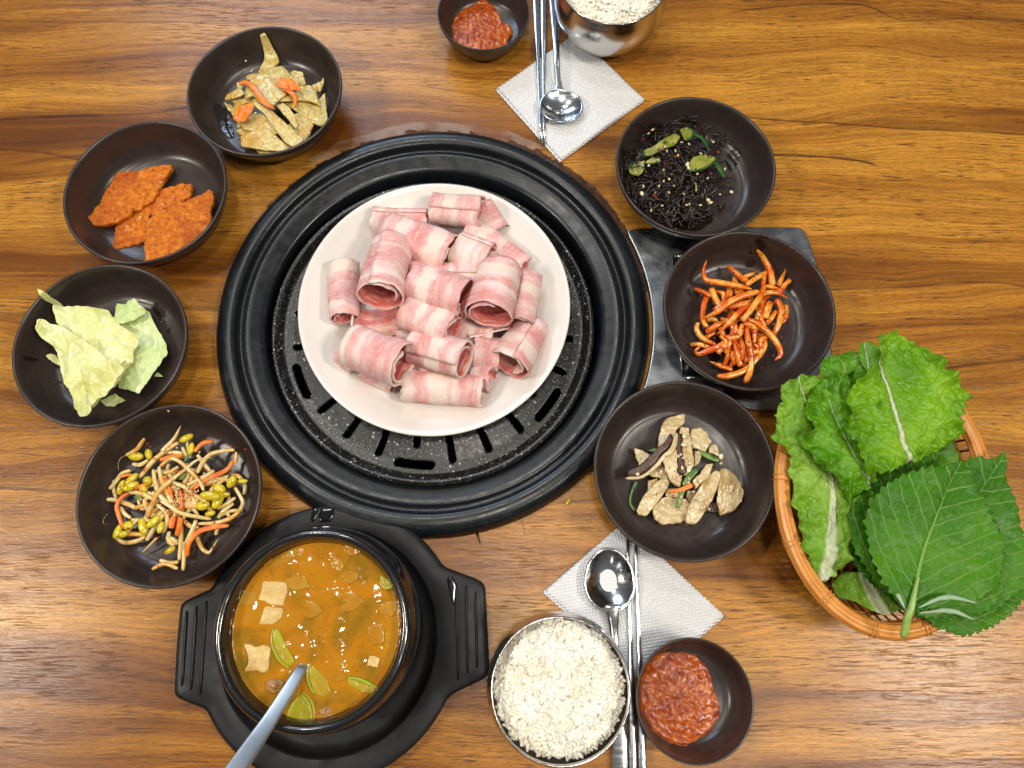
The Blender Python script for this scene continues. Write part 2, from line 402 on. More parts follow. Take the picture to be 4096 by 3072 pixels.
# ---- foods
def meat(name, inner=0, rim=0):
    m = M(name); r = m.rand(); u, t, _ = m.xyz(m.uv()); o = m.math('MULTIPLY', r, 37.0)
    m.offset(); n = m.noise(110, 3)
    uu = m.math('ADD', m.math('ADD', m.math('MULTIPLY', u, 60.0), m.math('MULTIPLY', m.math('SUBTRACT', n, .5), .55)), o)
    w = m.N.new('ShaderNodeTexNoise'); w.noise_dimensions = '2D'; w.inputs['Scale'].default_value = 1.25; w.inputs['Detail'].default_value = 1
    m.L.new(m.comb(uu, m.math('MULTIPLY', t, .5)), w.inputs['Vector'])
    if inner: st = [(.38, (.60, .085, .06)), (.48, (.70, .16, .12)), (.54, (.78, .33, .24)), (.64, (.84, .52, .38))]
    else: st = [(.36, (.64, .19, .17)), (.48, (.70, .28, .25)), (.53, (.75, .40, .35)), (.59, (.80, .60, .53)), (.68, (.78, .60, .47))]
    base = m.ramp(w.outputs['Fac'], st)
    base = m.mix(m.math('MULTIPLY', m.range(m.noise(1.0, 3, m.comb(m.math('MULTIPLY', u, 420), m.math('MULTIPLY', t, 7), r)), .50, .70), .45), base, (.86, .72, .68))
    ve = m.N.new('ShaderNodeTexVoronoi'); ve.feature = 'DISTANCE_TO_EDGE'; ve.inputs['Scale'].default_value = 120
    nn = m.N.new('ShaderNodeVectorMath'); nn.operation = 'ADD'; m.L.new(m.src, nn.inputs[0])
    nc = m.N.new('ShaderNodeTexNoise'); nc.inputs['Scale'].default_value = 160; m.L.new(m.src, nc.inputs['Vector'])
    sc = m.N.new('ShaderNodeVectorMath'); sc.operation = 'SCALE'; sc.inputs['Scale'].default_value = .012; m.L.new(nc.outputs['Color'], sc.inputs[0])
    m.L.new(sc.outputs[0], nn.inputs[1]); m.L.new(nn.outputs[0], ve.inputs['Vector'])
    base = m.mix(m.math('MULTIPLY', m.range(ve.outputs['Distance'], .0, .055, 1, 0), m.range(m.noise(60, 2), .4, .6, .05, .32)), base, (.86, .66, .60))
    fr = m.math('MULTIPLY', m.range(m.noise(70, 5, rough=.7), .30, .62, .25, 1), m.range(m.noise(1100, 3), .3, .7, .45, 1))
    base = m.mix(m.math('MULTIPLY', fr, .85 if rim else (.18 if inner else .52)), base, (.84, .72, .71))
    if rim: base = m.mix(.45, base, (.9, .82, .80))
    m.set(base=base, rough=.42 if inner else .62, spec=.35, sss=.12)
    m.bump(m.math('ADD', m.noise(420, 4, rough=.7), m.math('MULTIPLY', m.noise(2000, 2), .35)), .42, .0009); return m.m
MAT['meat'] = meat('frosted_meat'); MAT['meat_in'] = meat('meat_inside', 1); MAT['meat_rim'] = meat('meat_edge', 0, 1)
MAT['radish'] = (lambda m: (m.offset(), m.set(base=m.mix(m.range(m.noise(420, 3), .60, .68), m.ramp(m.noise(75, 3), [(.34, (.62, .07, .002)), (.48, (.76, .19, .006)), (.64, (.86, .42, .07))]), (.38, .012, .003)), rough=.16, spec=.8, sss=.15), m.bump(m.noise(700, 3), .3, .0006), m.m)[-1])(M('seasoned_radish'))
MAT['sprout'] = (lambda m: (m.offset(), m.set(base=m.mix(m.range(m.noise(260, 3), .60, .72), m.ramp(m.noise(60, 3), [(.34, (.70, .33, .05)), (.5, (.76, .55, .20)), (.72, (.83, .70, .38))]), (.50, .08, .004)), rough=.15, spec=.8, sss=.2), m.bump(m.noise(500, 3), .25, .0006), m.m)[-1])(M('sprout_stem'))
MAT['bean'] = (lambda m: (m.offset(), m.set(base=m.mix(m.range(m.noise(300, 3), .62, .70), m.ramp(m.noise(90, 3), [(.3, (.52, .38, .006)), (.7, (.74, .58, .02))]), (.35, .05, .01)), rough=.15, spec=.8, sss=.1), m.m)[-1])(M('sprout_bean'))
MAT['carrot'] = simple('carrot', (.74, .13, .008), (.85, .24, .015), 120, .28, (500, .3, .0006), sss=.15).m
MAT['greenveg'] = simple('scallion_green', (.045, .11, .015), (.16, .27, .05), 110, .3, (500, .3, .0005), sss=.1).m
MAT['fishcake'] = (lambda m: (m.offset(), m.set(base=m.mix(m.range(m.noise(50, 3), .48, .70), m.ramp(m.noise(420, 4), [(.3, (.44, .31, .07)), (.5, (.60, .46, .14)), (.72, (.72, .60, .26))]), (.52, .29, .035)), rough=m.range(m.noise(160, 3), .4, .6, .12, .34), spec=.8, sss=.08), m.bump(m.noise(500, 3, rough=.6), .8, .0005), m.m)[-1])(M('fishcake_sheet'))
MAT['fried'] = (lambda m: (m.offset(), m.set(base=m.mix(m.range(m.noise(75, 4), .66, .72), m.mix(m.range(m.voro(130), .10, .16, .8, 0), m.mix(m.range(m.noise(38, 4, rough=.6), .42, .62, 0, .6), m.ramp(m.noise(260, 5, rough=.65), [(.28, (.26, .042, .004)), (.45, (.56, .13, .006)), (.60, (.72, .22, .010)), (.78, (.80, .42, .08))]), (.38, .062, .005)), (.20, .035, .006)), (.72, .48, .20)), rough=m.range(m.noise(200, 3), .4, .6, .38, .62), spec=.3), m.bump(m.noise(500, 5, rough=.75), .9, .0012), m.m)[-1])(M('fried_batter'))
def cab(name, a, b, c):
    m = M(name); m.offset(); n = m.noise(45, 4)
    mp = m.mapv((60, 14, 60)); veins = m.range(m.math('ABSOLUTE', m.math('SUBTRACT', m.noise(1.0, 2, mp, dist=1.5), .5)), .0, .02, 1, 0)
    m.set(base=m.mix(m.math('MULTIPLY', veins, .22), m.ramp(n, [(.3, a), (.55, b), (.75, c)]), (.76, .78, .50)), rough=.26, spec=.5, sss=.3)
    m.bump(m.math('ADD', m.noise(60, 3, dist=.8), m.math('MULTIPLY', veins, .3)), .4, .0022); return m.m
MAT['cabbage_y'] = cab('boiled_cabbage_yellow', (.62, .59, .18), (.74, .74, .32), (.80, .82, .50))
MAT['cabbage_g'] = cab('boiled_cabbage_green', (.44, .55, .17), (.57, .67, .28), (.68, .76, .42))
MAT['mushroom'] = (lambda m: (m.offset(), m.set(base=m.mix(m.range(m.noise(420, 4), .64, .69), m.ramp(m.noise(90, 4), [(.28, (.42, .28, .11)), (.5, (.58, .43, .21)), (.75, (.70, .56, .32))]), (.20, .10, .05)), rough=m.range(m.noise(120, 2), .4, .6, .12, .32), spec=.8, sss=.2), m.bump(m.noise(300, 4, rough=.6), .7, .0007), m.m)[-1])(M('mushroom_flesh'))
MAT['mushcap'] = simple('mushroom_cap', (.035, .014, .009), (.10, .045, .028), 200, .3, (420, .6, .001)).m
MAT['seaweed'] = simple('black_seaweed', (.010, .006, .005), (.030, .017, .013), 300, .27, (900, .3, .0004)).m
MAT['cucumber'] = (lambda m: (m.offset(), m.set(base=m.ramp(m.noise(90, 3), [(.3, (.13, .16, .02)), (.55, (.30, .30, .05)), (.75, (.42, .42, .10))]), rough=.22, spec=.5, sss=.15), m.bump(m.noise(400, 3), .3, .0006), m.m)[-1])(M('cucumber_flesh'))
MAT['cukeskin'] = simple('cucumber_skin', (.012, .055, .012), (.035, .13, .02), 160, .2).m
MAT['sesame'] = simple('sesame', (.66, .46, .20), (.78, .62, .36), 200, .35).m
MAT['chili'] = simple('chili_flake', (.30, .015, .006), (.50, .05, .012), 300, .3).m
MAT['garlic'] = simple('garlic_bit', (.72, .60, .34), (.78, .70, .50), 200, .3, sss=.2).m
MAT['rice'] = (lambda m: (m.offset(), m.set(base=m.ramp(m.noise(45, 3), [(.35, (.84, .77, .61)), (.6, (.89, .85, .75))]), rough=.25, spec=.45, sss=.1), m.m)[-1])(M('cooked_rice'))
MAT['sauce'] = (lambda m: (m.offset(), m.set(base=m.mix(m.range(m.voro(330), .14, .22, .7, 0), m.ramp(m.noise(160, 4), [(.3, (.23, .028, .002)), (.55, (.40, .070, .003)), (.75, (.52, .145, .008))]), (.66, .22, .02)), rough=.13, spec=.5), m.bump(m.noise(300, 3, dist=.6), .75, .0010), m.m)[-1])(M('chili_paste'))
def broth():
    m = M('stew_broth'); n = m.noise(34, 4, dist=.8); g = m.noise(900, 3)
    base = m.ramp(n, [(.30, (.17, .102, .006)), (.42, (.29, .135, .005)), (.53, (.44, .165, .004)), (.72, (.42, .20, .007))])
    base = m.mix(m.range(g, .45, .75, 0, .35), base, (.50, .22, .02))
    base = m.mix(m.math('MULTIPLY', m.range(m.voro(300), .10, .16, 1, 0), m.range(m.noise(120, 1), .5, .55)), base, (.25, .04, .005))
    m.set(base=base, rough=.10, spec=.45)
    h = m.math('MULTIPLY', m.noise(42, 2, dist=1.2), 1.0); m.bump(h, .5, .0022); return m.m
MAT['broth'] = broth()
MAT['tofu'] = simple('tofu', (.56, .36, .10), (.68, .49, .19), 90, .3, (900, .4, .0006), sss=.15).m
MAT['zucchini'] = simple('zucchini_flesh', (.34, .29, .008), (.38, .42, .015), 120, .25, (500, .3, .0006), sss=.2).m
MAT['zuskin'] = simple('zucchini_rim', (.26, .32, .008), (.34, .42, .012), 120, .25).m
MAT['onion'] = simple('onion', (.46, .27, .03), (.52, .36, .08), 60, .12, (70, .3, .001), sss=.1).m
MAT['clam'] = simple('grey_shellfish', (.12, .09, .06), (.22, .17, .12), 90, .3, (300, .5, .001)).m
m = M('basket_plastic'); m.set(base=m.ramp(m.noise(1.0, 3, m.mapv((60, 60, 160))), [(.3, (.56, .21, .035)), (.7, (.68, .29, .06))]), rough=.30, spec=.5, sss=.08); m.bump(m.noise(300, 3), .12, .0005); MAT['basket'] = m.m
MAT['dry'] = simple('dried_sauce_smear', (.014, .008, .007), (.03, .018, .014), 200, .15).m

def leafmat(name, cols, vein, vcol, spacing, k1, k2, ribw, vw, bumpst, glossy, rc=None, wrinkle=150):
    """UV.x = metres along the midrib from the base, UV.y = signed metres off the midrib"""
    m = M(name); s, d, _ = m.xyz(m.uv()); ad = m.math('ABSOLUTE', d)
    m.offset(); wob = m.math('MULTIPLY', m.math('SUBTRACT', m.noise(70, 2), .5), spacing * .55)
    c = m.math('SUBTRACT', m.math('SUBTRACT', s, m.math('MULTIPLY', ad, k1)), m.math('MULTIPLY', m.math('MULTIPLY', ad, ad), k2))
    c = m.math('ADD', c, wob); side = m.math('GREATER_THAN', d, 0.0); c = m.math('ADD', c, m.math('MULTIPLY', side, spacing * .45))
    fr = m.math('ABSOLUTE', m.math('SUBTRACT', m.math('FRACT', m.math('DIVIDE', c, spacing)), .5))
    v1 = m.range(fr, 0, vw, 1, 0)
    rw = m.math('MAXIMUM', m.math('SUBTRACT', ribw, m.math('MULTIPLY', s, ribw * (11 if rc is None else rc))), ribw * .12)
    rib = m.range(m.math('DIVIDE', ad, rw), .5, 1.0, 1, 0)
    # small cross veins
    fr2 = m.math('ABSOLUTE', m.math('SUBTRACT', m.math('FRACT', m.math('DIVIDE', m.math('ADD', ad, m.math('MULTIPLY', m.noise(260, 2), .006)), spacing * .30)), .5))
    v2 = m.math('MULTIPLY', m.range(fr2, 0, .10, 1, 0), .35)
    ve = m.N.new('ShaderNodeTexVoronoi'); ve.feature = 'DISTANCE_TO_EDGE'; ve.inputs['Scale'].default_value = wrinkle; m.L.new(m.src, ve.inputs['Vector'])
    v3 = m.range(ve.outputs['Distance'], 0, .10, 1, 0)
    base = m.ramp(m.noise(26, 4), cols)
    v3 = m.math('MULTIPLY', v3, .30 if not vein else 0.0)
    vv = m.math('MAXIMUM', v1, m.math('MAXIMUM', v2 if vein else 0.0, v3))
    base = m.mix(m.math('MULTIPLY', vv, .9 if vein else .45), base, vcol)
    base = m.mix(m.math('MULTIPLY', rib, .9), base, vcol if vein else (.66, .70, .46))
    m.set(base=base, rough=m.range(m.noise(120, 2), .4, .6, glossy, glossy + .15), spec=.22 if vein else .38)
    h = m.math('SUBTRACT', m.math('MULTIPLY', m.noise(wrinkle * 1.3, 3), 1.0), m.math('MULTIPLY', vv, .25 if not vein else -.45)); h = m.math('ADD', h, m.math('MULTIPLY', rib, 1.2))
    m.bump(h, bumpst, .0018)
    # thin leaf: some light passes through
    tr = m.N.new('ShaderNodeBsdfTranslucent'); m.L.new(m.mix(.0, base, base), tr.inputs[0]); mx = m.N.new('ShaderNodeMixShader'); mx.inputs[0].default_value = .22
    out = m.N['Material Output']; m.L.new(m.b.outputs[0], mx.inputs[1]); m.L.new(tr.outputs[0], mx.inputs[2]); m.L.new(mx.outputs[0], out.inputs[0])
    return m.m
MAT['lettuce'] = leafmat('lettuce_leaf', [(.3, (.07, .21, .002)), (.5, (.15, .36, .005)), (.72, (.27, .50, .016))], False, (.27, .47, .05), .013, .9, 2, .0026, .06, .9, .22, rc=11, wrinkle=190)
MAT['lettuce_plain'] = leafmat('lettuce_frill', [(.3, (.045, .17, .002)), (.5, (.09, .28, .004)), (.72, (.16, .40, .012))], False, (.22, .42, .05), .013, .9, 2, .0007, .06, .9, .22, rc=11, wrinkle=190)
MAT['lettuce_pale'] = leafmat('lettuce_pale_leaf', [(.3, (.11, .28, .008)), (.5, (.20, .41, .02)), (.72, (.32, .52, .07))], False, (.42, .58, .14), .013, .9, 2, .0058, .06, .7, .26, rc=10, wrinkle=190)
MAT['perilla'] = leafmat('perilla_leaf', [(.3, (.028, .125, .002)), (.5, (.048, .19, .004)), (.72, (.09, .27, .008))], True, (.24, .40, .10), .0125, .95, 6.0, .0017, .070, .45, .36)
MAT['perilla_back'] = simple('perilla_pale_underside', (.22, .34, .19), (.30, .42, .26), 100, .5).m
MAT['petiole'] = simple('perilla_stalk', (.22, .36, .07), (.32, .46, .12), 200, .35, (500, .3, .0006)).m

# ================================================================== THE TABLE
RC, RR = fit(463, 1405, 280, 1166, .006); RC.z = 0      # centre and radius of the grill ring
def tabletop():
    n = 180; v = []; f = []
    rad = [(RR * .93, -.03), (RR * .93, -.0005), (RR * .935, 0), (RR * 1.15, 0)]
    for r, z in rad:
        for i in range(n):
            a = 2 * math.pi * i / n; v.append((RC.x + r * math.cos(a), RC.y + r * math.sin(a), z))
    for (X, Y, z) in ((.95, .62, 0), (.955, .625, -.003), (.955, .625, -.03)):
        for i in range(n):
            a = 2 * math.pi * i / n; c, s_ = math.cos(a), math.sin(a); k = 1 / max(abs(c), abs(s_))
            v.append((c * k * X, .25 + s_ * k * Y, z))
    for q in range(6):
        for i in range(n):
            j = (i + 1) % n; f.append((q * n + i, (q + 1) * n + i, (q + 1) * n + j, q * n + j))
    me = bpy.data.meshes.new('tabletop'); me.from_pydata([tuple(p) for p in v], [], f); me.materials.append(MAT['wood'])
    o = bpy.data.objects.new('tabletop', me); COL.objects.link(o); o['kind'] = 'structure'; return o
table = tabletop()
# chipped, burnt laminate round the hole and the torn clear film stuck round it
def annulus(name, fin, fout, z, mat, n=360, a0=0, a1=360, parent=None, rows=3):
    v = []; f = []; m_ = n + 1
    for k in range(rows + 1):
        for i in range(m_):
            a = math.radians(a0 + (a1 - a0) * i / n); r0, r1 = fin(a), fout(a); r = r0 + (r1 - r0) * k / rows
            v.append((RC.x + r * math.cos(a), RC.y + r * math.sin(a), z))
    for k in range(rows):
        for i in range(n): f.append((k * m_ + i, (k + 1) * m_ + i, (k + 1) * m_ + i + 1, k * m_ + i + 1))
    return mesh(name, v, f, mat, parent)
def jag(a):
    d = math.degrees(a) % 360; s = 0
    saw = ((d * .11 + mn.noise(Vector((d * .05, 3, 0)))) % 1.0) ** 1.6
    top = max(0, 1 - abs(d - 97) / 62) ** .6
    right = max(0, 1 - abs(d - 38) / 32) ** .5
    s = top * (.0018 + .0042 * saw) + right * .0055 + .0016 * mn.noise(Vector((d * .35, 0, 0))) + .0012 * mn.noise(Vector((d * 1.3, 5, 0)))
    return RR + max(-.004, s + .0004)
annulus('burnt_edge', lambda a: RR * .97, jag, .0009, MAT['burnt'], 720, 8, 172, table)
annulus('clear_film', lambda a: jag(a) - .0002, lambda a: RR + .0125 + .004 * mn.noise(Vector((a * 5, 1, 1))) + .001 * mn.noise(Vector((a * 60, 1, 1))), .0012, MAT['film'], 720, 58, 128, table)
def crack(pts, w):
    v, f = strand([V(x, y, .0011) for x, y in pts], w, .0003, n=14, sides=4); return mesh('crack', v, f, MAT['burnt'], table)
crack([(1034, 1160), (1030, 1152), (1036, 1170), (1038, 1178)], [.0022, .0018, .0012, .0002])
crack([(1126, 1124), (1131, 1140), (1134, 1158)], [.0005, .0004, .0001])

# ================================================================== GRILL
def ringprof():
    R = RR
    return [(R * .745, -.055), (R * .755, -.02), (R * .762, -.006), (R * .772, .0015), (R * .782, .0032), (R * .80, .0040), (R * .83, .0056), (R * .850, .0066),
            (R * .862, .0068), (R * .866, .0060), (R * .870, .0048), (R * .882, .0046), (R * .890, .0050), (R * .894, .0078), (R * .899, .0100), (R * .906, .0109),
            (R * .93, .0116), (R * .955, .0114), (R * .972, .0100), (R * .986, .0072), (R * .995, .0038), (R * 1.0, .0014), (R * 1.0, .0006), (R * .97, .0006), (R * .94, .0007)]
g = empty('grill_surround', (RC.x, RC.y, 0), 'black stepped cast iron ring set into the wooden table round the grill pan', 'grill ring')
v, f = lathe((RC.x, RC.y, 0), [(r, z + .0008) for r, z in ringprof()], 220); f = [tuple(reversed(q)) for q in f]
mesh('ring_body', v, f, MAT['iron'], g)
v, f = lathe((RC.x, RC.y, 0), [(.001, -.055), (RR * .744, -.055), (RR * .744, -.02)], 96); mesh('fire_pit', v, f, MAT['pit'], g)
# pan with slots
PC, PR = fit(583, 1285, 388, 1054, .010); PC.z = 0
def pan():
    nt, rs = 720, []
    prof = lambda t: (.0085 if t < .60 else .0085 - .0035 * ((t - .60) / .26) if t < .86 else .0050)
    def z_of(t):
        if t < .92: return prof(t)
        k = (t - .92) / .08
        return .0050 + .0062 * math.sin(min(1, k * 1.15) * math.pi * .62) ** 2 * 1.05 if k < .9 else .0085 - (k - .9) * .04
    ts = list(np.linspace(.02, .46, 6)) + list(np.linspace(.48, .915, 46)) + list(np.linspace(.925, 1.0, 12))
    v = []; f = []
    for t in ts:
        for i in range(nt):
            a = 2 * math.pi * i / nt; v.append((PC.x + t * PR * math.cos(a), PC.y + t * PR * math.sin(a), z_of(t)))
    slots = []
    for k in range(24):
        a = math.radians(-95.6 + 15 * k)
        if k % 4 == 0: slots.append(('r', a, .50, .775)); slots.append(('t', a, .852, .894))
        else: slots.append(('r', a, .50, .872))
    hw = .0027
    def inslot(t, a):
        for s in slots:
            d = (a - s[1] + math.pi) % (2 * math.pi) - math.pi
            if s[0] == 'r':
                if s[2] < t < s[3] and abs(d) * t * PR < hw:
                    e = (s[3] - t) * PR
                    if e < hw and (abs(d) * t * PR) ** 2 + (hw - e) ** 2 > hw * hw: continue
                    return True
            elif s[2] < t < s[3] and abs(d) * t * PR < .0155: 
                e = .0155 - abs(d) * t * PR; q = abs(t - (s[2] + s[3]) / 2) * PR; h = (s[3] - s[2]) / 2 * PR
                if e < h and q * q + (h - e) ** 2 > h * h: continue
                return True
        return False
    for k in range(len(ts) - 1):
        tm = (ts[k] + ts[k + 1]) / 2
        for i in range(nt):
            if .5 < tm < .90 and inslot(tm, 2 * math.pi * (i + .5) / nt): continue
            j = (i + 1) % nt; f.append((k * nt + i, (k + 1) * nt + i, (k + 1) * nt + j, k * nt + j))
    o = mesh('grill_pan', v, f, MAT['speckle'])
    sm = o.modifiers.new('thickness', 'SOLIDIFY'); sm.thickness = .0035; sm.offset = -1
    return tag(o, 'round black grill pan with white speckles and radial slots under the meat plate', 'grill pan')
pan()

# white plate
PZ = .0128; PLC, PLR = fit(643, 1232, 398, 941, .0315)
pp = [(0, .0), (.050, .0), (.054, .0003), (.070, .004), (.088, .010), (.1000, .0155), (.1030, .0172), (.1040, .0182), (.1037, .0190), (.1022, .0190), (.0995, .0176), (.086, .0120), (.074, .0068), (.066, .0044), (.056, .0036), (.03, .0034), (0, .0034)]
fs = PLR / .1040
v, f = lathe((PLC.x, PLC.y, PZ), [(max(r * fs, .0002), z) for r, z in reversed(pp)], 160)
tag(mesh('dinner_plate', v, f, MAT['plate']), 'white round porcelain plate piled with frozen meat rolls on the grill pan', 'plate')

# ---- rolls of frozen meat
def spiral_roll(P0, P1, r0, r1, turns=1.6, a0=0, sq=.88, shrink=.38, nu=22, nt=None, ragged=.0019, flat=None, label='', th=.0012):
    nt = nt or int(34 * turns) + 8
    P0 = np.array(P0); P1 = np.array(P1); a = P1 - P0; Ln = np.linalg.norm(a); a /= Ln
    s = np.cross(a, (0, 0, 1)); s /= np.linalg.norm(s); u = np.cross(s, a); v = []; uv = []; f = []; sd = random.random() * 99
    for i in range(nu):
        for j in range(nt):
            t = j / (nt - 1); ang = a0 + t * turns * 2 * math.pi
            e0 = ragged * fbm(t * 4, sd, 1, 3, 3); e1 = ragged * fbm(t * 4, sd, 7, 3, 3)
            w = i / (nu - 1); L = -e0 * (1 - w) + (Ln + e1) * w
            r = 1.12 * (r0 + (r1 - r0) * w) * (1 - shrink * max(0.0, t * turns - .7) / max(.6, turns - .7)) * (1 + .07 * mn.noise(Vector((math.cos(ang) * 1.1 + sd, math.sin(ang) * 1.1, w * 2))))
            if flat and t < flat[0]:
                k = (flat[0] - t) / flat[0]; ang0 = a0 + flat[0] * turns * 2 * math.pi; rr = (r0 + (r1 - r0) * w)
                tang = flat[1] * k; c_, s_ = math.cos(ang0), math.sin(ang0)
                p = P0 + a * L + s * (rr * c_ + tang * s_) + u * sq * (rr * s_ - tang * c_ + flat[2] * k * k)
            else:
                p = P0 + a * L + s * r * math.cos(ang) + u * r * sq * math.sin(ang)
            p = p + np.array([mn.noise(Vector(tuple(p * 150 + sd))), mn.noise(Vector(tuple(p * 150 + sd + 9))), mn.noise(Vector(tuple(p * 150 + sd + 17)))]) * .0006
            v.append(p); uv.append((w * Ln, t * turns))
    for i in range(nu - 1):
        for j in range(nt - 1): f.append((i * nt + j, (i + 1) * nt + j, (i + 1) * nt + j + 1, i * nt + j + 1))
    zmin = min(p[2] for p in v)
    if zmin < PZ + .0050: 
        for p in v: p[2] += PZ + .0050 - zmin if False else 0
        v = [np.array((p[0], p[1], max(p[2], PZ + .0052 + .0002 * math.sin(p[0] * 900)))) for p in v]
    o = mesh('meat_roll', v, f, [MAT['meat'], MAT['meat_in'], MAT['meat_rim']], uv=uv)
    m_ = o.modifiers.new('thickness', 'SOLIDIFY'); m_.thickness = th; m_.offset = -1; m_.material_offset = 1; m_.material_offset_rim = 2
    return tag(o, label, 'meat roll', 'rolls of frozen sliced meat piled on the white plate')
cm = crop(1200, 650, .6931)
def roll(x0, y0, z0, x1, y1, z1, r0, r1=None, label='', **k):
    r1 = r1 or r0; s = .6931 * .000172
    return spiral_roll(cm(x0, y0, z0), cm(x1, y1, z1), r0 * s, r1 * s, label=label, **k)
A = math.pi / 2
roll(250, 595, .031, 258, 900, .034, 96, 84, 'pale pink meat roll standing alone at the left side of the pile', turns=1.4, a0=-A)
roll(420, 345, .030, 735, 350, .030, 92, 84, 'pale meat roll at the back left, half hidden under two others', turns=1.5, a0=2)
roll(770, 265, .036, 1050, 285, .042, 96, 96, 'meat roll at the top of the pile with its open red end facing right', turns=1.5, a0=1.2, shrink=.45)
roll(1010, 265, .028, 1110, 420, .026, 120, 120, 'reddish loose meat flap hanging off the topmost roll', turns=.55, a0=-.6, shrink=.0, sq=.5)
roll(960, 400, .032, 1290, 610, .030, 115, 85, 'pale fatty meat sheet sloping down behind the rolls at the right', turns=.8, a0=.2, shrink=.1, sq=.6)
roll(900, 490, .040, 1090, 570, .041, 108, 112, 'folded pink meat roll with a torn edge beside the long middle roll', turns=1.4, a0=2.2, shrink=.3)
roll(1315, 655, .034, 1265, 930, .038, 88, 88, 'meat roll at the far right edge with its open end facing down', turns=1.4, a0=1.2)
roll(430, 800, .030, 445, 975, .036, 135, 145, 'unrolled red meat flap opening below the tall left roll', turns=.60, a0=math.pi * .95, shrink=0, sq=.62)
roll(590, 655, .040, 1030, 670, .040, 84, 88, 'thin pink meat roll lying behind the middle roll', turns=1.4, a0=A)
roll(500, 390, .043, 870, 525, .045, 116, 114, 'broad meat roll across the upper left with a cream band at its end', turns=1.5, a0=-A, shrink=.35)
roll(1010, 1100, .030, 1150, 1110, .030, 100, 100, 'cream ended meat piece wedged behind the round open roll', turns=1.3, a0=0)
roll(620, 855, .043, 885, 965, .049, 112, 108, 'short meat roll in the centre with a cream top and open right end', turns=1.5, a0=-.5)
roll(1200, 850, .036, 950, 935, .040, 112, 84, 'bright red open meat flap under the tall right roll', turns=.6, a0=math.pi * 1.05, shrink=0, sq=.62)
roll(1350, 930, .028, 1205, 1165, .039, 92, 124, 'meat roll at the lower right with a white fat patch and open end', turns=1.4, a0=1.7)
roll(215, 1110, .022, 320, 1175, .024, 52, 52, 'small crumpled red meat scrap under the lower left roll', turns=1.2, a0=0)
roll(375, 1215, .022, 540, 1285, .025, 56, 50, 'small cream coloured meat roll peeking out below the lower left roll', turns=1.2, a0=.8)
roll(700, 1200, .027, 870, 1225, .027, 70, 70, 'dark pink meat scrap behind the front roll', turns=1.2, a0=1)
roll(1010, 1230, .025, 1110, 1245, .028, 80, 92, 'meat slice with a white end poking out right of the front roll', turns=1.2, a0=.3)
roll(655, 1060, .038, 950, 1140, .050, 108, 108, 'meat roll with a clean round cream opening facing right', turns=1.4, a0=.9, shrink=.35, ragged=.0005)
roll(560, 600, .026, 760, 610, .026, 80, 80, 'pink meat roll buried under the middle roll, barely showing on its upper left', turns=1.2, a0=1)
roll(560, 1010, .026, 760, 1040, .026, 82, 80, 'dark meat roll buried between the lower left roll and the centre roll', turns=1.2, a0=2)
roll(860, 950, .027, 1110, 1010, .027, 84, 84, 'meat roll buried right of the centre below the bright red flap', turns=1.2, a0=.4)
roll(600, 1285, .029, 1055, 1320, .030, 92, 90, 'long straight meat roll at the front edge of the pile', turns=1.4, a0=-A)
roll(300, 1055, .038, 600, 1165, .049, 124, 130, 'big meat roll at the lower left with a torn open end', turns=1.5, a0=-.9, shrink=.35, ragged=.0022)
roll(655, 690, .049, 955, 785, .054, 118, 120, 'middle meat roll on top of the pile with a cream band at the right', turns=1.4, a0=-1.8)
roll(1160, 610, .046, 1088, 880, .058, 118, 132, 'tall thick meat roll at the right with a bright white fat patch', turns=1.5, a0=-1.2, shrink=.3)
roll(530, 470, .048, 458, 770, .063, 118, 132, 'tall upright meat roll at the left with a frosted open mouth facing down', turns=1.4, a0=1.2, shrink=.3)

# ================================================================== SIDE DISH BOWLS
BR = .0640
def bowlprof(R, Hh):
    k = R / .065; h = Hh / .0375
    o = [(.0002, .003), (.036, .003), (.0375, .0002), (.0425, .0), (.0445, .002), (.048, .0075), (.0505, .0085), (.0545, .0150), (.0595, .0225), (.0632, .0305), (.0648, .0355), (.0647, .0372), (.0638, .0378), (.0626, .0372), (.0617, .0345), (.0603, .0290), (.0585, .0225), (.0560, .0165), (.0525, .0118), (.0485, .0092), (.0465, .0088), (.0450, .0086), (.0425, .0076), (.0400, .0076), (.0380, .0070), (.0355, .0070), (.0335, .0065), (.030, .0066), (.0280, .0061), (.0235, .0063), (.0210, .0058), (.012, .0058), (.0002, .0057)]
    return [(r * k, z * h) for r, z in o]
def bowl(c, z0, R, Hh, label, name='side_dish_bowl', tilt=0, group='round brown ceramic side dish bowls'):
    v, f = lathe((c.x, c.y, z0), [q for q in reversed(bowlprof(R, Hh))], 128)
    if tilt: v = [(a, b, q + (a - c.x) * tilt) for a, b, q in v]
    return tag(mesh(name, v, f, MAT['bowl']), label, 'bowl', group)
bows = {}
for key, x0, x1, y0, y1, z0, lab in [('A', 402, 739, 47, 346, 0, 'brown bowl of fish cake strips at the top left'), ('B', 136, 488, 264, 567, 0, 'brown bowl of three orange fried slices at the left'),
                       ('C', 27, 402, 578, 916, 0, 'brown bowl of boiled cabbage leaves at the far left'), ('D', 165, 562, 883, 1262, 0, 'brown bowl of seasoned bean sprouts beside the stew pot'),
                       ('E', 1332, 1675, 205, 514, 0, 'brown bowl of black seaweed salad and cucumber at the upper right'), ('F', 1434, 1805, 502, 841, .0042, 'brown bowl of red shredded radish standing on the steel panel'),
                       ('G', 1287, 1674, 832, 1206, .0006, 'brown bowl of braised mushrooms below the steel panel')]:
    c, r_ = fit(x0, x1, y0, y1, .0375 + z0); bows[key] = (c, z0); bowl(c, z0, BR, .0375, lab)
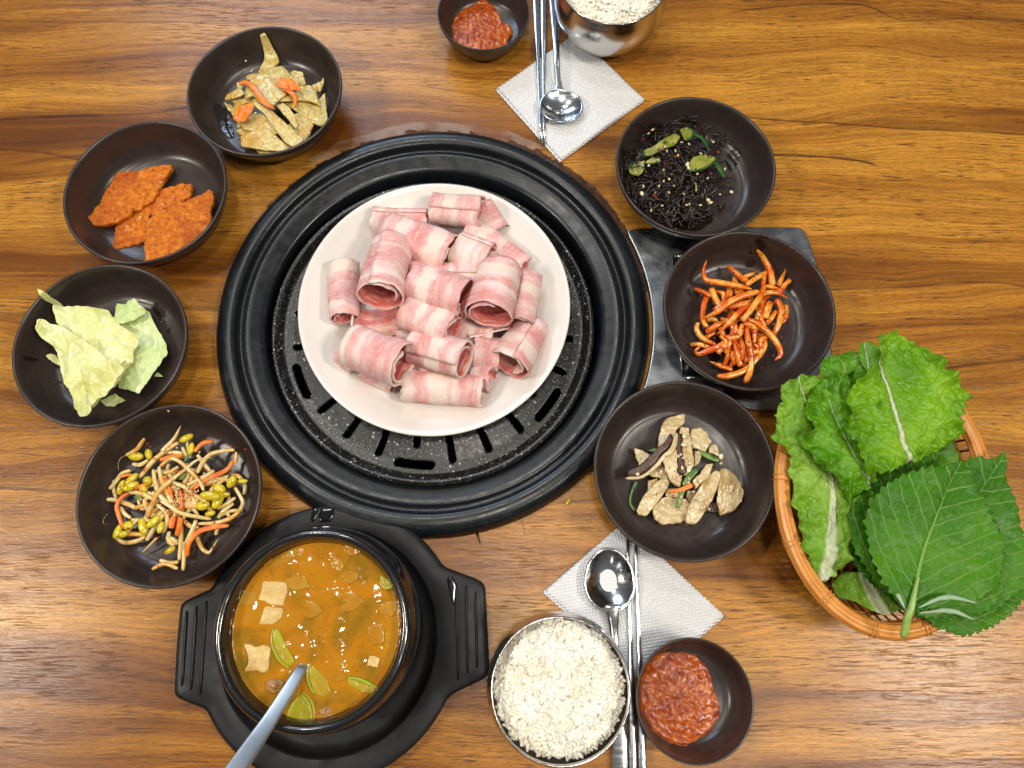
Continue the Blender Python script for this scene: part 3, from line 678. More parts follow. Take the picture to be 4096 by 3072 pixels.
for k_, x0, x1, y1, R in (('S1', 943, 1147, 112, .0405), ('S2', 1371, 1629, 1655, .0385)):
    c, r_ = fit(x0, x1, None, y1, .029); bows[k_] = (c, 0)
    bowl(c, 0, R, .030, 'small brown sauce bowl at the top edge beside the chopsticks' if k_ == 'S1' else 'small brown sauce bowl at the bottom beside the rice', 'sauce_bowl', group='small brown bowls of red sauce')
def floor_z(key, x, y, R=BR, Hh=.0375):
    c, z0 = bows[key]; r = math.hypot(x - c.x, y - c.y); pr = sorted([q for q in bowlprof(R, Hh)[12:]], key=lambda q: q[0])
    return z0 + float(np.interp(r, [q[0] for q in pr], [q[1] for q in pr]))
def mound(key, cx, cy, R, h, p=2.0):
    return lambda x, y: h * max(0.0, 1 - (math.hypot(x - cx, y - cy) / R) ** p)

# ---- fish cake
ca = crop(850, 170, .2713)
def poly(cr, pts, z): return [cr(x, y, z) for x, y in pts]
def piece(name, key, cr, pts, zb, th, mat, mnd=None, frac=1.0, tx=0, ty=0, parent=None, grow=1.05, **k):
    z_est = .012 + zb; P = poly(cr, pts, z_est); c = centroid(P)
    z_est = floor_z(key, c[0], c[1]) + th + zb + (mnd(c[0], c[1]) * frac if mnd else 0); P = poly(cr, pts, z_est); c = centroid(P)
    P = [(c[0] + (p[0] - c[0]) * grow, c[1] + (p[1] - c[1]) * grow) for p in P]
    def zf(x, y): return floor_z(key, x, y) + th + zb + (mnd(x, y) * frac if mnd else 0) + tx * (x - c[0]) + ty * (y - c[1])
    v, f = slab(P, zf, th, **k); return mesh(name, v, f, mat, parent)
cA = ca(900, 900, .012); mA = mound('A', cA.x, cA.y, .046, .012)
FC = [
    ([(600, 1540), (700, 1625), (1000, 1600), (1150, 1530), (900, 1480)], 0, 'fish cake slip lying at the bottom edge of the pile'),
    ([(500, 480), (640, 455), (720, 450), (600, 560), (515, 545)], .002, 'narrow fish cake end at the upper left of the pile'),
    ([(1470, 650), (1590, 570), (1637, 518), (1635, 600), (1585, 715), (1520, 720)], .003, 'curled fish cake tip standing up at the right'),
    ([(150, 850), (200, 890), (290, 930), (320, 1040), (230, 990)], .001, 'pointed fish cake tip at the far left, the lower of two'),
    ([(265, 830), (400, 820), (470, 860), (320, 885)], .002, 'short fish cake tip between two longer strips at the left'),
    ([(360, 595), (420, 590), (440, 680), (370, 685)], .004, 'small square fish cake corner behind the left carrot'),
    ([(355, 1150), (420, 1140), (440, 1240), (360, 1240)], .001, 'fish cake corner just below the carrot flake'),
    ([(335, 1280), (400, 1245), (600, 1260), (740, 1310), (450, 1375)], .002, 'folded fish cake strip low at the left of the pile'),
    ([(390, 1130), (560, 1030), (760, 1080), (900, 1200), (950, 1320), (700, 1310), (430, 1240)], .004, 'browned oily fish cake sheet in the lower left of the pile'),
    ([(415, 1390), (560, 1350), (820, 1310), (960, 1400), (1160, 1530), (1000, 1572), (780, 1560), (440, 1530)], .005, 'wide fish cake sheet along the bottom of the pile'),
    ([(1230, 1100), (1300, 1080), (1440, 1150), (1480, 1200), (1420, 1330), (1280, 1450), (1170, 1500), (1080, 1300)], .003, 'oily fish cake sheet at the lower right'),
    ([(1140, 430), (1200, 400), (1320, 420), (1370, 600), (1280, 640), (1200, 520)], .004, 'fish cake strip at the upper right behind the carrots'),
    ([(1020, 870), (1300, 850), (1560, 880), (1640, 715), (1662, 950), (1680, 1110), (1605, 1200), (1400, 1110), (1180, 990)], .004, 'large pale fish cake sheet reaching the right wall of the bowl'),
    ([(785, 100), (870, 78), (920, 150), (985, 270), (870, 400), (680, 455), (760, 280)], .005, 'long pointed fish cake strip sticking up at the top'),
    ([(155, 790), (260, 730), (420, 680), (490, 780), (350, 812), (180, 822)], .006, 'pointed fish cake strip at the far left, the upper of two'),
    ([(240, 960), (340, 880), (480, 820), (660, 840), (690, 910), (500, 900), (360, 960), (290, 1050)], .007, 'bent fish cake strip arching over the carrot flake'),
    ([(1230, 650), (1440, 590), (1500, 680), (1560, 880), (1440, 840), (1260, 850), (1000, 890), (1050, 760)], .008, 'wide fish cake strip right of the forked carrot'),
    ([(520, 580), (680, 440), (860, 330), (990, 290), (1130, 430), (1260, 520), (1220, 620), (1060, 750), (900, 915), (700, 890), (620, 780), (480, 830)], .010, 'large glossy fish cake sheet in the middle of the pile'),
    ([(930, 930), (1050, 900), (1130, 950), (1200, 1060), (1240, 1180), (1200, 1222), (1080, 1080)], .008, 'yellow twisted fish cake strip in the lower middle'),
    ([(610, 960), (640, 930), (850, 1010), (1000, 1130), (1180, 1270), (1330, 1380), (1175, 1512), (1020, 1390), (870, 1200), (790, 1090)], .010, 'long diagonal fish cake strip lying on top'),
]
for i, (pts, zb, lab) in enumerate(FC):
    lab = lab.replace(' of the pile', '').replace(' in the lower left', ' at the lower left')
    o = piece('fish_cake', 'A', ca, pts, zb, .0017, MAT['fishcake'], mA, .9, random.uniform(-.06, .06), random.uniform(-.06, .06), bump=.0011, bs=110, jag=.0005, js=300, sm=.3)
    tag(o, lab + ' in the top bowl', 'fish cake', 'pieces of fish cake in the top left bowl')
def ribbon(name, key, cr, pts, widths, px, zb, th, mat, mnd, frac=1.0, parent=None, n=22, twist=0, rough=.08, lift=None, sides=8, sq=.6):
    L = []
    for i, (x, y) in enumerate(pts):
        p = cr(x, y, .015 + zb); z = floor_z(key, p.x, p.y) + zb + (mnd(p.x, p.y) * frac if mnd else 0)
        if lift: z += lift[i] if i < len(lift) else 0
        p = cr(x, y, z); L.append(Vector((p.x, p.y, z)))
    s = px * .000175
    v, f = strand(L, [w * s for w in widths], th, n=n, sides=sides, twist=twist, rough=rough, sq=sq)
    return mesh(name, v, f, mat, parent)
G = 'carrot strips on the fish cake'
tag(ribbon('carrot_strip', 'A', ca, [(395, 625), (440, 590), (540, 610), (640, 710), (730, 840), (820, 920), (920, 985)], [40, 70, 100, 115, 125, 100, 15], .2713, .0155, .0016, MAT['carrot'], mA), 'long twisted orange carrot strip lying across the fish cake', 'carrot', G)
tag(piece('carrot_strip', 'A', ca, [(940, 650), (1000, 520), (1160, 520), (1300, 655), (1160, 690), (1060, 680)], .0155, .0013, MAT['carrot'], mA, 1.0, bump=.0008, bs=200), 'wide folded orange carrot piece at the right of the fish cake', 'carrot', G)
tag(ribbon('carrot_strip', 'A', ca, [(1040, 680), (1150, 730), (1220, 830), (1205, 970)], [60, 95, 85, 25], .2713, .0150, .0014, MAT['carrot'], mA), 'thin orange carrot tail curving down over the fish cake', 'carrot', G)
tag(piece('carrot_strip', 'A', ca, [(275, 1080), (370, 960), (500, 910), (630, 920), (570, 1020), (480, 1130), (350, 1130)], .011, .0013, MAT['carrot'], mA, 1.0, bump=.0012, bs=200), 'crumpled orange carrot flake at the lower left of the fish cake', 'carrot', G)
sp_ = [blob(cA + Vector((random.gauss(0, .017), random.gauss(0, .02), .030 - 0)), (.0013, .0008, .0006), (0, 0, random.random() * 6), 6, 4) for _ in range(16)]
v, f = merge([blob((p[0][:, 0].mean(), p[0][:, 1].mean(), floor_z('A', p[0][:, 0].mean(), p[0][:, 1].mean()) + .014 + mA(p[0][:, 0].mean(), p[0][:, 1].mean())), (.0013, .0008, .0006), (0, 0, random.random() * 6), 6, 4) for p in sp_])
tag(mesh('sesame_seeds', v, f, MAT['sesame']), 'sesame seeds scattered over the fish cake', 'sesame seeds', kind='stuff')
P = poly(ca, [(0, 990), (60, 1000), (90, 1120), (200, 1210), (330, 1340), (300, 1480), (150, 1330), (60, 1200)], .010)

# ---- fried slices
cb = crop(320, 600, .2893)
FR = [([(380, 1340), (440, 1130), (480, 950), (640, 800), (1000, 560), (1090, 512), (1250, 480), (1400, 430), (1530, 452), (1490, 620), (1300, 720), (930, 860), (900, 1100), (860, 1230), (600, 1300), (420, 1360)], .000, -.03, .06, 'middle orange fried slice tucked under the other two with a pale spot'),
      ([(110, 930), (240, 680), (330, 510), (440, 320), (500, 270), (650, 255), (780, 260), (880, 210), (1080, 180), (1230, 160), (1248, 210), (1180, 310), (1070, 490), (1000, 650), (750, 800), (480, 960), (280, 1020), (160, 1010)], .0045, 0, .0, 'upper left orange fried slice shaped like a diamond'),
      ([(850, 1550), (870, 1250), (910, 950), (960, 830), (1200, 760), (1500, 640), (1700, 560), (1780, 500), (1828, 600), (1790, 800), (1760, 1050), (1650, 1180), (1500, 1280), (1280, 1400), (1050, 1520)], .0055, 0, .0, 'lower right orange fried slice leaning on the bowl wall')]
for pts, zb, tx, ty, lab in FR:
    P = poly(cb, pts, .014 + zb); c = centroid(P)
    def zf(x, y, zb=zb, tx=tx, ty=ty, c=c): return max(bows['B'][1] + .0105, floor_z('B', x, y) * .55 + .005) + zb + tx * (x - c[0]) + ty * (y - c[1])
    v, f = slab(P, zf, .0048, N=150, K=28, edge=.3, bump=.0013, bs=190, jag=.0016, js=330, sm=.3)
    tag(mesh('fried_slice', v, f, MAT['fried']), lab, 'fried slice', 'fried slices in the brown bowl')

# ---- cabbage
cc = crop(150, 1180, .3134)
def crumple(key, zb, amp, sc, mnd=None, th=.0008, dirv=(1, .6)):
    def zf(x, y):
        w = x * dirv[0] + y * dirv[1]
        r = 1 - abs(mn.noise(Vector((w * sc, (y * dirv[0] - x * dirv[1]) * sc * .4, zb * 300))))*2
        return floor_z(key, x, y) + zb + amp * (r * .5 + .5) + amp * .9 * mn.noise(Vector((x * 55, y * 55, zb * 500))) + amp * .35 * abs(mn.noise(Vector((x * 130, y * 130, zb * 700)))) + (mnd(x, y) if mnd else 0)
    return zf
CB = [([(310, 118), (430, 180), (470, 260), (350, 230)], .002, .001, 'cabbage_y', 'tiny cabbage tip above the upper fold'),
      ([(175, 815), (240, 780), (340, 850), (345, 930), (240, 880)], .002, .001, 'cabbage_y', 'small cabbage tip at the left under the folded leaf'),
      ([(840, 1370), (1030, 1280), (1140, 1360), (990, 1432), (890, 1425)], .002, .0015, 'cabbage_g', 'small greenish cabbage flap at the bottom'),
      ([(1490, 1050), (1540, 995), (1620, 1055)], .001, .0005, 'cabbage_g', 'tiny torn cabbage point at the right'),
      ([(1020, 250), (1045, 190), (1390, 190), (1450, 240), (1560, 460), (1672, 650), (1682, 760), (1580, 910), (1520, 1000), (1450, 1130), (1340, 1275), (1060, 1200), (1090, 1000), (1100, 700), (1060, 500), (1010, 350)], .004, .0030, 'cabbage_g', 'wide pale green cabbage leaf at the right'),
      ([(1015, 250), (1040, 128), (1165, 150), (1260, 58), (1395, 195), (1385, 250), (1290, 320), (1150, 385), (1060, 385), (1010, 330)], .011, .0025, 'cabbage_g', 'folded over green cabbage flap at the upper right'),
      ([(1050, 900), (1150, 850), (1280, 720), (1275, 900), (1130, 930), (1170, 960), (1090, 1100), (1030, 1200), (900, 1330), (840, 1360), (760, 1460), (700, 1400), (900, 1100)], .008, .0030, 'cabbage_y', 'lower cream cabbage layers showing under the fold'),
      ([(320, 220), (480, 190), (900, 200), (1000, 300), (1060, 380), (1340, 570), (1352, 640), (1150, 880), (1000, 980), (700, 900), (520, 700), (330, 400)], .011, .0045, 'cabbage_y', 'large yellow cabbage leaf forming the upper layer'),
      ([(100, 480), (130, 380), (190, 362), (230, 410), (320, 410), (520, 530), (700, 640), (850, 760), (960, 860), (1080, 900), (1160, 960), (1060, 1170), (900, 1330), (700, 1480), (780, 1470), (760, 1590), (680, 1622), (560, 1480), (480, 1260), (400, 1100), (340, 900), (260, 660), (140, 600)], .016, .0050, 'cabbage_y', 'long folded yellow cabbage leaf tapering to the bottom')]
cC = cc(800, 800, .02); mC = mound('C', cC.x, cC.y, .06, .006)
for pts, zb, amp, mt, lab in CB:
    P = poly(cc, pts, .008 + zb)
    v, f = slab(P, crumple('C', zb, amp, 75, mC), .0010, N=150, K=34, edge=.8, bump=.0005, bs=110, jag=.0009, js=260, sm=.3)
    tag(mesh('cabbage_leaf', v, f, MAT[mt]), lab + ' of the boiled cabbage', 'cabbage leaf', 'boiled cabbage leaves in the far left bowl')


def where(pts, cx, cy, unit):
    x = sum(p[0] for p in pts) / len(pts) - cx; y = sum(p[1] for p in pts) / len(pts) - cy; r = math.hypot(x, y)
    dx, dy = pts[-1][0] - pts[0][0], pts[-1][1] - pts[0][1]; an = math.degrees(math.atan2(-dy, dx)) % 180
    ori = 'level' if an < 20 or an > 160 else 'upright' if 70 < an < 110 else 'right leaning' if an <= 70 else 'left leaning'
    oc = ['right', 'upper right', 'top', 'upper left', 'left', 'lower left', 'bottom', 'lower right'][int(((math.degrees(math.atan2(-y, x)) + 22.5) % 360) // 45)]
    ln = sum(math.hypot(pts[i + 1][0] - pts[i][0], pts[i + 1][1] - pts[i][1]) for i in range(len(pts) - 1))
    return ori, ('short' if ln < unit else 'long'), ('middle' if r < unit * .28 else oc + (' edge' if r > unit * 1.25 else ' part'))
# ---- bean sprouts
cd = crop(400, 1680, .3737); cD = cd(830, 800, .012); mD = mound('D', cD.x, cD.y, .046, .014)
ST = [[(865, 60), (790, 200), (660, 340)], [(840, 240), (700, 330), (560, 450), (420, 620)], [(1190, 400), (1040, 430), (900, 540), (720, 680), (600, 810), (500, 1050)],
      [(1440, 320), (1320, 330), (1180, 370), (1090, 470), (1040, 570)], [(1460, 340), (1450, 470)], [(1110, 760), (1070, 660), (960, 540), (830, 430), (740, 420), (640, 500)],
      [(570, 530), (590, 660), (640, 800), (760, 920), (880, 1020)], [(310, 770), (450, 790), (570, 850)], [(630, 500), (660, 640), (740, 820), (800, 950)],
      [(640, 860), (760, 930), (850, 990), (1000, 1030), (1190, 1060)], [(780, 670), (900, 720), (1010, 800), (1140, 880)], [(1430, 700), (1510, 830), (1530, 900), (1480, 990), (1380, 1060), (1240, 1100), (1050, 1110)],
      [(1225, 540), (1150, 590), (1050, 640), (930, 700)], [(70, 850), (170, 860), (300, 900), (400, 950)], [(330, 540), (240, 570), (170, 660), (100, 740)], [(170, 1260), (260, 1310), (380, 1300), (490, 1250)],
      [(500, 1290), (560, 1190), (640, 1070), (690, 1010)], [(600, 900), (700, 980), (720, 1080), (680, 1200)], [(845, 1500), (860, 1350), (870, 1180), (860, 1100)], [(890, 1610), (900, 1400), (900, 1300)],
      [(1030, 1070), (980, 1200), (920, 1320)], [(1030, 1240), (1090, 1370), (1160, 1420), (1200, 1380), (1265, 1270)], [(450, 1420), (540, 1330), (610, 1260)], [(1240, 1230), (1250, 1170), (1270, 1150)],
      [(1450, 830), (1350, 900), (1250, 950)], [(1260, 1050), (1330, 960), (1430, 890)], [(1540, 800), (1550, 700), (1480, 600), (1400, 590)], [(1180, 550), (1120, 480), (1040, 370)], [(900, 680), (960, 560), (1000, 520)],
      [(890, 930), (960, 930), (1060, 920)], [(150, 640), (150, 740), (170, 840)], [(680, 570), (760, 550), (840, 500)], [(370, 940), (450, 920), (530, 890)], [(250, 1230), (350, 1220), (480, 1230)], [(1210, 620), (1350, 640), (1460, 680)],
      [(880, 290), (930, 400), (900, 330)], [(700, 350), (800, 350), (880, 360)], [(220, 930), (260, 1000), (330, 1050)], [(420, 1060), (330, 1130), (300, 1200)], [(800, 730), (830, 800), (830, 920)], [(900, 1080), (980, 1140), (1060, 1150)], [(350, 470), (430, 480), (520, 430)],
      [(1130, 680), (1250, 640), (1380, 600)], [(560, 1000), (600, 1030), (660, 990)], [(1080, 830), (1180, 960), (1180, 1010)], [(720, 1250), (800, 1290), (830, 1330)], [(640, 1500), (740, 1530), (840, 1520)]]
_r = random.Random(11)
for _ in range(48):
    x, y = _r.gauss(820, 210), _r.gauss(820, 210); q = _r.random() * 6.28; l = _r.uniform(90, 160); cv = _r.uniform(-.9, .9)
    ST.append([(x - l * math.cos(q - cv), y - l * math.sin(q - cv)), (x, y), (x + l * math.cos(q + cv), y + l * math.sin(q + cv))])
HD = [(385, 390, 82, 42, 0), (520, 365, 60, 35, -70), (920, 195, 90, 36, 22), (975, 310, 70, 30, 85), (340, 630, 78, 34, 48), (330, 710, 82, 38, 30), (230, 720, 82, 38, 75), (510, 650, 50, 45, 0), (465, 745, 42, 38, 0),
      (1270, 735, 78, 50, -20), (1180, 812, 105, 45, -5), (1100, 912, 75, 50, 10), (1260, 865, 90, 48, 70), (1410, 660, 72, 42, 60), (1525, 655, 62, 22, 0), (460, 1140, 92, 42, -70), (570, 1090, 82, 38, 45), (650, 1150, 62, 32, 80),
      (305, 1130, 58, 46, 0), (190, 1190, 82, 35, 75), (250, 1222, 52, 32, 20), (750, 1395, 62, 30, 30), (1180, 1000, 52, 30, 20), (1340, 800, 52, 28, 10)]
lev = lambda i: [0.013, .009, .015, .011, .009, .014, .012, .010, .011, .0145, .013, .010, .011, .004, .007, .003, .007, .010, .008, .006, .009, .004, .006, .002, .007, .003, .002, .006, .006, .008, .003, .007, .006, .003, .006][i] if i < 35 else (.004 if i < 47 else (i % 5) * .0014)
own = {}
for q, h in enumerate(HD):
    best = min(range(len(ST)), key=lambda i: min(math.hypot(h[0] - e[0], h[1] - e[1]) for e in (ST[i][0], ST[i][-1])) + 60 * len(own.get(i, [])))
    own.setdefault(best, []).append(q)
def place(key, cr, x, y, zb, mnd, frac=1.0):
    p = cr(x, y, .015 + zb); z = floor_z(key, p.x, p.y) + zb + (mnd(p.x, p.y) * frac if mnd else 0); p = cr(x, y, z); p.z = z; return p
SL = {2: 'longest pale sprout stem crossing the whole sprout pile on top', 0: 'sprout stem sticking out at the very top of the bowl', 3: 'arched sprout stem at the upper right', 11: 'sprout curving round the right side of the pile with a split yellow bean', 21: 'hooked sprout stem curling up at the lower right', 19: 'sprout stem pointing straight down at the bottom', 9: 'thick pale sprout stem across the lower middle', 5: 'sprout stem arching over the upper middle', 22: 'thin browned sprout root tail at the lower left', 4: 'short cut sprout stem at the upper right rim', 14: 'red stained sprout at the left edge', 1: 'sprout with a yellow bean at its upper end, top middle', 15: 'curved sprout along the lower left edge', 12: 'sprout stem with a rounded end, right of the middle'}
for i, pts in enumerate(ST):
    wb = random.uniform(43, 54) if i not in (22,) else 26
    ws = [wb * .8, wb, wb * 1.05, wb * .8]
    if i in (2, 0, 21, 22): ws = [8, wb * .7, wb, wb * 1.1] if i != 21 else [wb, wb * .9, wb * .6, 8]
    zb = lev(i) * .55 + .0015
    p0 = place('D', cd, *pts[0], zb, mD)
    hs = own.get(i, [])
    w_ = where(pts, 820, 820, 240)
    lab = SL.get(i, ('%s %s sprout stem with yellow bean, %s of the sprout pile' if hs else '%s %s bare sprout stem, %s of the sprout pile') % (w_[1], w_[0], w_[2]))
    e = empty('bean_sprout', (p0.x, p0.y, p0.z), lab, 'bean sprout', 'bean sprouts with yellow heads' if hs else 'bean sprout stems without heads')
    ribbon('stem', 'D', cd, pts, ws, .3737, zb, None, MAT['sprout'], mD, parent=e, n=26, sides=8, sq=1.0, rough=.12)
    for q in hs:
        hx, hy, a_, b_, an = HD[q]; c = place('D', cd, hx, hy, zb + .0035, mD); s = .3737 * .000175
        v, f = blob(c, (a_ * s * 1.08, b_ * s * 1.15, b_ * s * .9), (random.uniform(-.2, .2), random.uniform(-.2, .2), math.radians(an)), 12, 8); mesh('bean_head', v, f, MAT['bean'], e)
for pts, w, lab in [([(1010, 340), (1100, 250), (1210, 230)], 50, 'carrot strip pointing up at the upper right of the sprouts'), ([(640, 430), (740, 400), (880, 380)], 50, 'carrot strip across the upper middle of the sprouts'),
                    ([(1420, 440), (1360, 530), (1240, 590), (1120, 650), (1000, 740)], 52, 'long carrot strip running down from the right of the sprouts'), ([(250, 1160), (200, 1020), (180, 920), (230, 830), (310, 780)], 48, 'curved carrot strip along the left of the sprouts'),
                    ([(930, 1460), (950, 1320), (1050, 1200), (1200, 1150), (1380, 1130)], 60, 'longest curved carrot strip at the lower right of the sprouts'), ([(680, 600), (730, 720), (770, 850)], 62, 'carrot strip under the stems in the middle of the sprouts'),
                    ([(860, 750), (880, 850), (870, 970)], 40, 'thin carrot strip standing upright in the middle of the sprouts'), ([(860, 1040), (850, 1130), (820, 1240)], 62, 'short carrot strip low in the middle of the sprouts'),
                    ([(370, 745), (430, 710), (500, 690)], 40, 'short carrot strip left of the middle of the sprouts'), ([(760, 1160), (770, 1100), (790, 1030)], 70, 'chili coated carrot stub in the lower middle of the sprouts'), ([(220, 610), (290, 590), (350, 590)], 35, 'tiny carrot strip at the upper left of the sprouts')]:
    tag(ribbon('carrot_strip', 'D', cd, pts, [w * .8, w, w, w * .7], .3737, .0075, .0018, MAT['carrot'], mD), lab, 'carrot', 'carrot strips among the bean sprouts')
for pts, lab in [([(900, 440), (940, 400), (985, 368)], 'scallion bit in the upper middle of the sprouts'), ([(370, 815), (410, 840), (445, 850)], 'scallion bit left of the middle of the sprouts'), ([(850, 640), (890, 600), (920, 565)], 'scallion bit right of the middle of the sprouts')]:
    tag(ribbon('scallion', 'D', cd, pts, [30, 42, 25], .3737, .008, .0012, MAT['greenveg'], mD, n=10), lab, 'scallion', 'scallion bits among the bean sprouts')
fl = []; ss = []
for _ in range(70):
    x, y = random.gauss(830, 260), random.gauss(800, 260); p = place('D', cd, x, y, .0125, mD)
    (fl if random.random() < .6 else ss).append(blob(p, (.0010, .0007, .0005), (random.random(), random.random(), random.random() * 6), 6, 4, .6))
v, f = merge(fl); tag(mesh('chili_flakes', v, f, MAT['chili']), 'red chili flakes clinging to the bean sprouts', 'chili flakes', kind='stuff')
v, f = merge(ss); tag(mesh('sesame_seeds', v, f, MAT['sesame']), 'sesame seeds clinging to the bean sprouts', 'sesame seeds', kind='stuff')
v, f = strand([place('D', cd, x, y, .0006, None) for x, y in ((180, 1050), (100, 1110), (40, 1110), (40, 1060), (80, 1000), (85, 940))], [.0003] * 3, None, n=24, sides=4); tag(mesh('sprout_root', v, f, MAT['sprout']), 'hair thin sprout root lying on the bowl floor left of the sprouts', 'sprout root')
v, f = strand([place('D', cd, x, y, .0006, None) for x, y in ((300, 375), (230, 400), (195, 470), (205, 560))], [.0004] * 3, None, n=20, sides=4); tag(mesh('sprout_root', v, f, MAT['sprout']), 'hair thin sprout root curling from the top left bean', 'sprout root')

# ================================================================== SEAWEED SALAD
ce = crop(2480, 440, .3014); cE = ce(720, 850, .012); mE = mound('E', cE.x, cE.y, .046, .013)
st = []
rs = random.Random(3)
for i in range(430):
    a = rs.random() * 6.283; r = math.sqrt(rs.random()); x = 720 + 640 * r * math.cos(a); y = 870 + 640 * r * math.sin(a)
    if x > 1150 and y > 1000: x -= 250
    if i < 22: x, y = rs.choice([(1350, 380), (1300, 420), (880, 120), (640, 200), (560, 260), (250, 1200), (900, 1480), (1020, 1500), (1250, 1120), (1320, 1280), (440, 1450)])
    an = rs.random() * 6.283; L = rs.uniform(110, 330); cv = rs.uniform(-1.6, 1.6); pts = []
    zb = rs.uniform(.001, .0075)
    for k in range(4):
        q = an + cv * (k / 3 - .5); pts.append((x, y)); x += L / 3 * math.cos(q); y += L / 3 * math.sin(q)
    c0 = ce(720, 870)
    P = []
    for (px, py) in pts:
        d = math.hypot(px - 760, py - 800)
        if d > 780: px, py = 760 + (px - 760) * 780 / d, 800 + (py - 800) * 780 / d
        P.append(place('E', ce, px, py, zb + rs.uniform(-.0008, .0025), mE))
    w = rs.uniform(20, 42) * .3014 * .000175
    st.append(strand(P, [w * .6, w, w, w * .4], None, n=11, sides=5, rough=.3, sq=1))
for pts, w in (([(590, 300), (680, 180), (850, 105), (1040, 80)], 34), ([(560, 330), (620, 250), (600, 330)], 34), ([(990, 960), (880, 1080), (840, 1230), (860, 1390)], 44), ([(1310, 1400), (1340, 1280), (1330, 1180)], 30), ([(1150, 330), (1300, 330), (1400, 420)], 26)):
    st.append(strand([place('E', ce, x, y, .008 if y < 1300 else .003, mE) for x, y in pts], [w * .3014 * .000175 * k for k in (.6, 1, 1, .5)], None, n=22, sides=6, rough=.2, sq=1))
for i in range(70):
    x, y = rs.gauss(700, 260), rs.gauss(720, 260); an = rs.random() * 6.283; L = rs.uniform(120, 260); cv = rs.uniform(-1.2, 1.2)
    st.append(strand([place('E', ce, x + L * (k - 1) / 2 * math.cos(an + cv * (k - 1)), y + L * (k - 1) / 2 * math.sin(an + cv * (k - 1)), .0125 + rs.uniform(-.001, .0015), mE) for k in range(3)], [rs.uniform(16, 30) * .3014 * .000175 * k for k in (.5, 1, .5)], None, n=11, sides=5, rough=.3, sq=1))
v, f = merge(st); tag(mesh('seaweed_strands', v, f, MAT['seaweed']), 'tangled glossy black seaweed strands filling the upper right bowl', 'seaweed', kind='stuff')
def cuke(pts, zb, skin, lab, tx=0, ty=0):
    P = poly(ce, pts, .016 + zb); c = centroid(P); e = empty('cucumber_slice', (c[0], c[1], .02), lab, 'cucumber', 'cucumber slices in the seaweed salad')
    def zf(x, y): return floor_z('E', x, y) + zb + mE(x, y) + tx * (x - c[0]) + ty * (y - c[1])
    v, f = slab(P, zf, .0018, N=60, K=8, bump=.0005, bs=250, sm=.6); mesh('flesh', v, f, MAT['cucumber'], e)
    if skin:
        L = []
        for x, y in skin: p = ce(x, y, .016 + zb); L.append(Vector((p.x, p.y, zf(p.x, p.y) - .0003)))
        v, f = strand(L, [.0010, .0015, .0010], .0020, n=22, sides=8); mesh('skin', v, f, MAT['cukeskin'], e)
cuke([(115, 770), (190, 690), (330, 660), (320, 800), (250, 855), (140, 820)], .010, [(112, 772), (150, 710), (200, 675)], 'oily cucumber slice end at the left of the seaweed')
cuke([(300, 530), (420, 500), (620, 350), (750, 290), (810, 350), (720, 480), (560, 530), (430, 600), (330, 610)], .011, None, 'long pale cucumber slice in the upper left of the seaweed')
cuke([(330, 690), (420, 640), (530, 640), (520, 690), (400, 715)], .010, [(330, 708), (430, 722), (530, 690)], 'small cucumber slice under the long one in the seaweed')
cuke([(800, 230), (880, 190), (975, 240), (965, 330), (860, 400), (830, 300)], .012, [(880, 188), (975, 240), (960, 350), (870, 410)], 'folded cucumber slice with dark green skin at the top of the seaweed')
cuke([(870, 810), (960, 640), (1060, 600), (1270, 580), (1285, 620), (1180, 720), (1050, 790), (920, 830)], .013, [(880, 822), (1000, 815), (1150, 755), (1285, 640), (1285, 585)], 'biggest yellow green cucumber slice on top of the seaweed')
for pts, w, lab in (([(980, 320), (1110, 400), (1180, 540)], 60, 'thin dark green cucumber skin strip at the upper right of the seaweed'), ([(1255, 680), (1320, 780), (1385, 895)], 75, 'narrow green cucumber strip at the right edge of the seaweed'), ([(215, 540), (270, 590), (330, 600)], 40, 'thin cucumber skin strip at the far left of the seaweed'), ([(1000, 960), (1010, 1020), (1010, 1090)], 28, 'tiny green cucumber sliver in the lower middle of the seaweed')):
    tag(ribbon('cucumber_strip', 'E', ce, pts, [w * .6, w, w * .6], .3014, .010, .0014, MAT['cukeskin'] if w > 30 else MAT['cucumber'], mE), lab, 'cucumber', 'cucumber slices in the seaweed salad')
ss = []; fl = []; gl = []
for _ in range(52):
    x, y = random.gauss(760, 330), random.gauss(760, 340)
    if math.hypot(x - 760, y - 830) > 700: continue
    p = place('E', ce, x, y, .0115, mE); k = random.random()
    (ss if k < .55 else fl if k < .85 else gl).append(blob(p, (.0014, .0009, .0007) if k < .55 else (.0011, .0010, .0006), (random.random(), random.random(), random.random() * 6), 7, 5, .3 if k < .55 else .9))
for x, y in ((895, 720), (910, 770), (1480, 1090), (1200, 1230), (1175, 1200), (290, 1110)): gl.append(blob(place('E', ce, x, y, .0145, mE), (.0019, .0015, .001), (.3, .2, random.random() * 6), 7, 5, .6))
v, f = merge(ss); tag(mesh('sesame_seeds', v, f, MAT['sesame']), 'sesame seeds sprinkled on the black seaweed', 'sesame seeds', kind='stuff')
v, f = merge(fl); tag(mesh('chili_flakes', v, f, MAT['chili']), 'red chili flakes sprinkled on the black seaweed', 'chili flakes', kind='stuff')
v, f = merge(gl); tag(mesh('garlic_bits', v, f, MAT['garlic']), 'pale minced garlic bits on the black seaweed', 'garlic', kind='stuff')
m = M('soy_liquid'); m.set(base=(.012, .006, .004), rough=.22, spec=.5, alpha=.75); MAT['soy'] = m.m
def puddle(key, cr, pts, lab, z=.0004, mat='soy'):
    P = poly(cr, pts, .008)
    v, f = slab(P, lambda x, y: floor_z(key, x, y) + z, .0003, N=60, K=8, jag=.0008, js=200, sm=.8)
    return tag(mesh('liquid_puddle', v, f, MAT[mat]), lab, 'liquid')
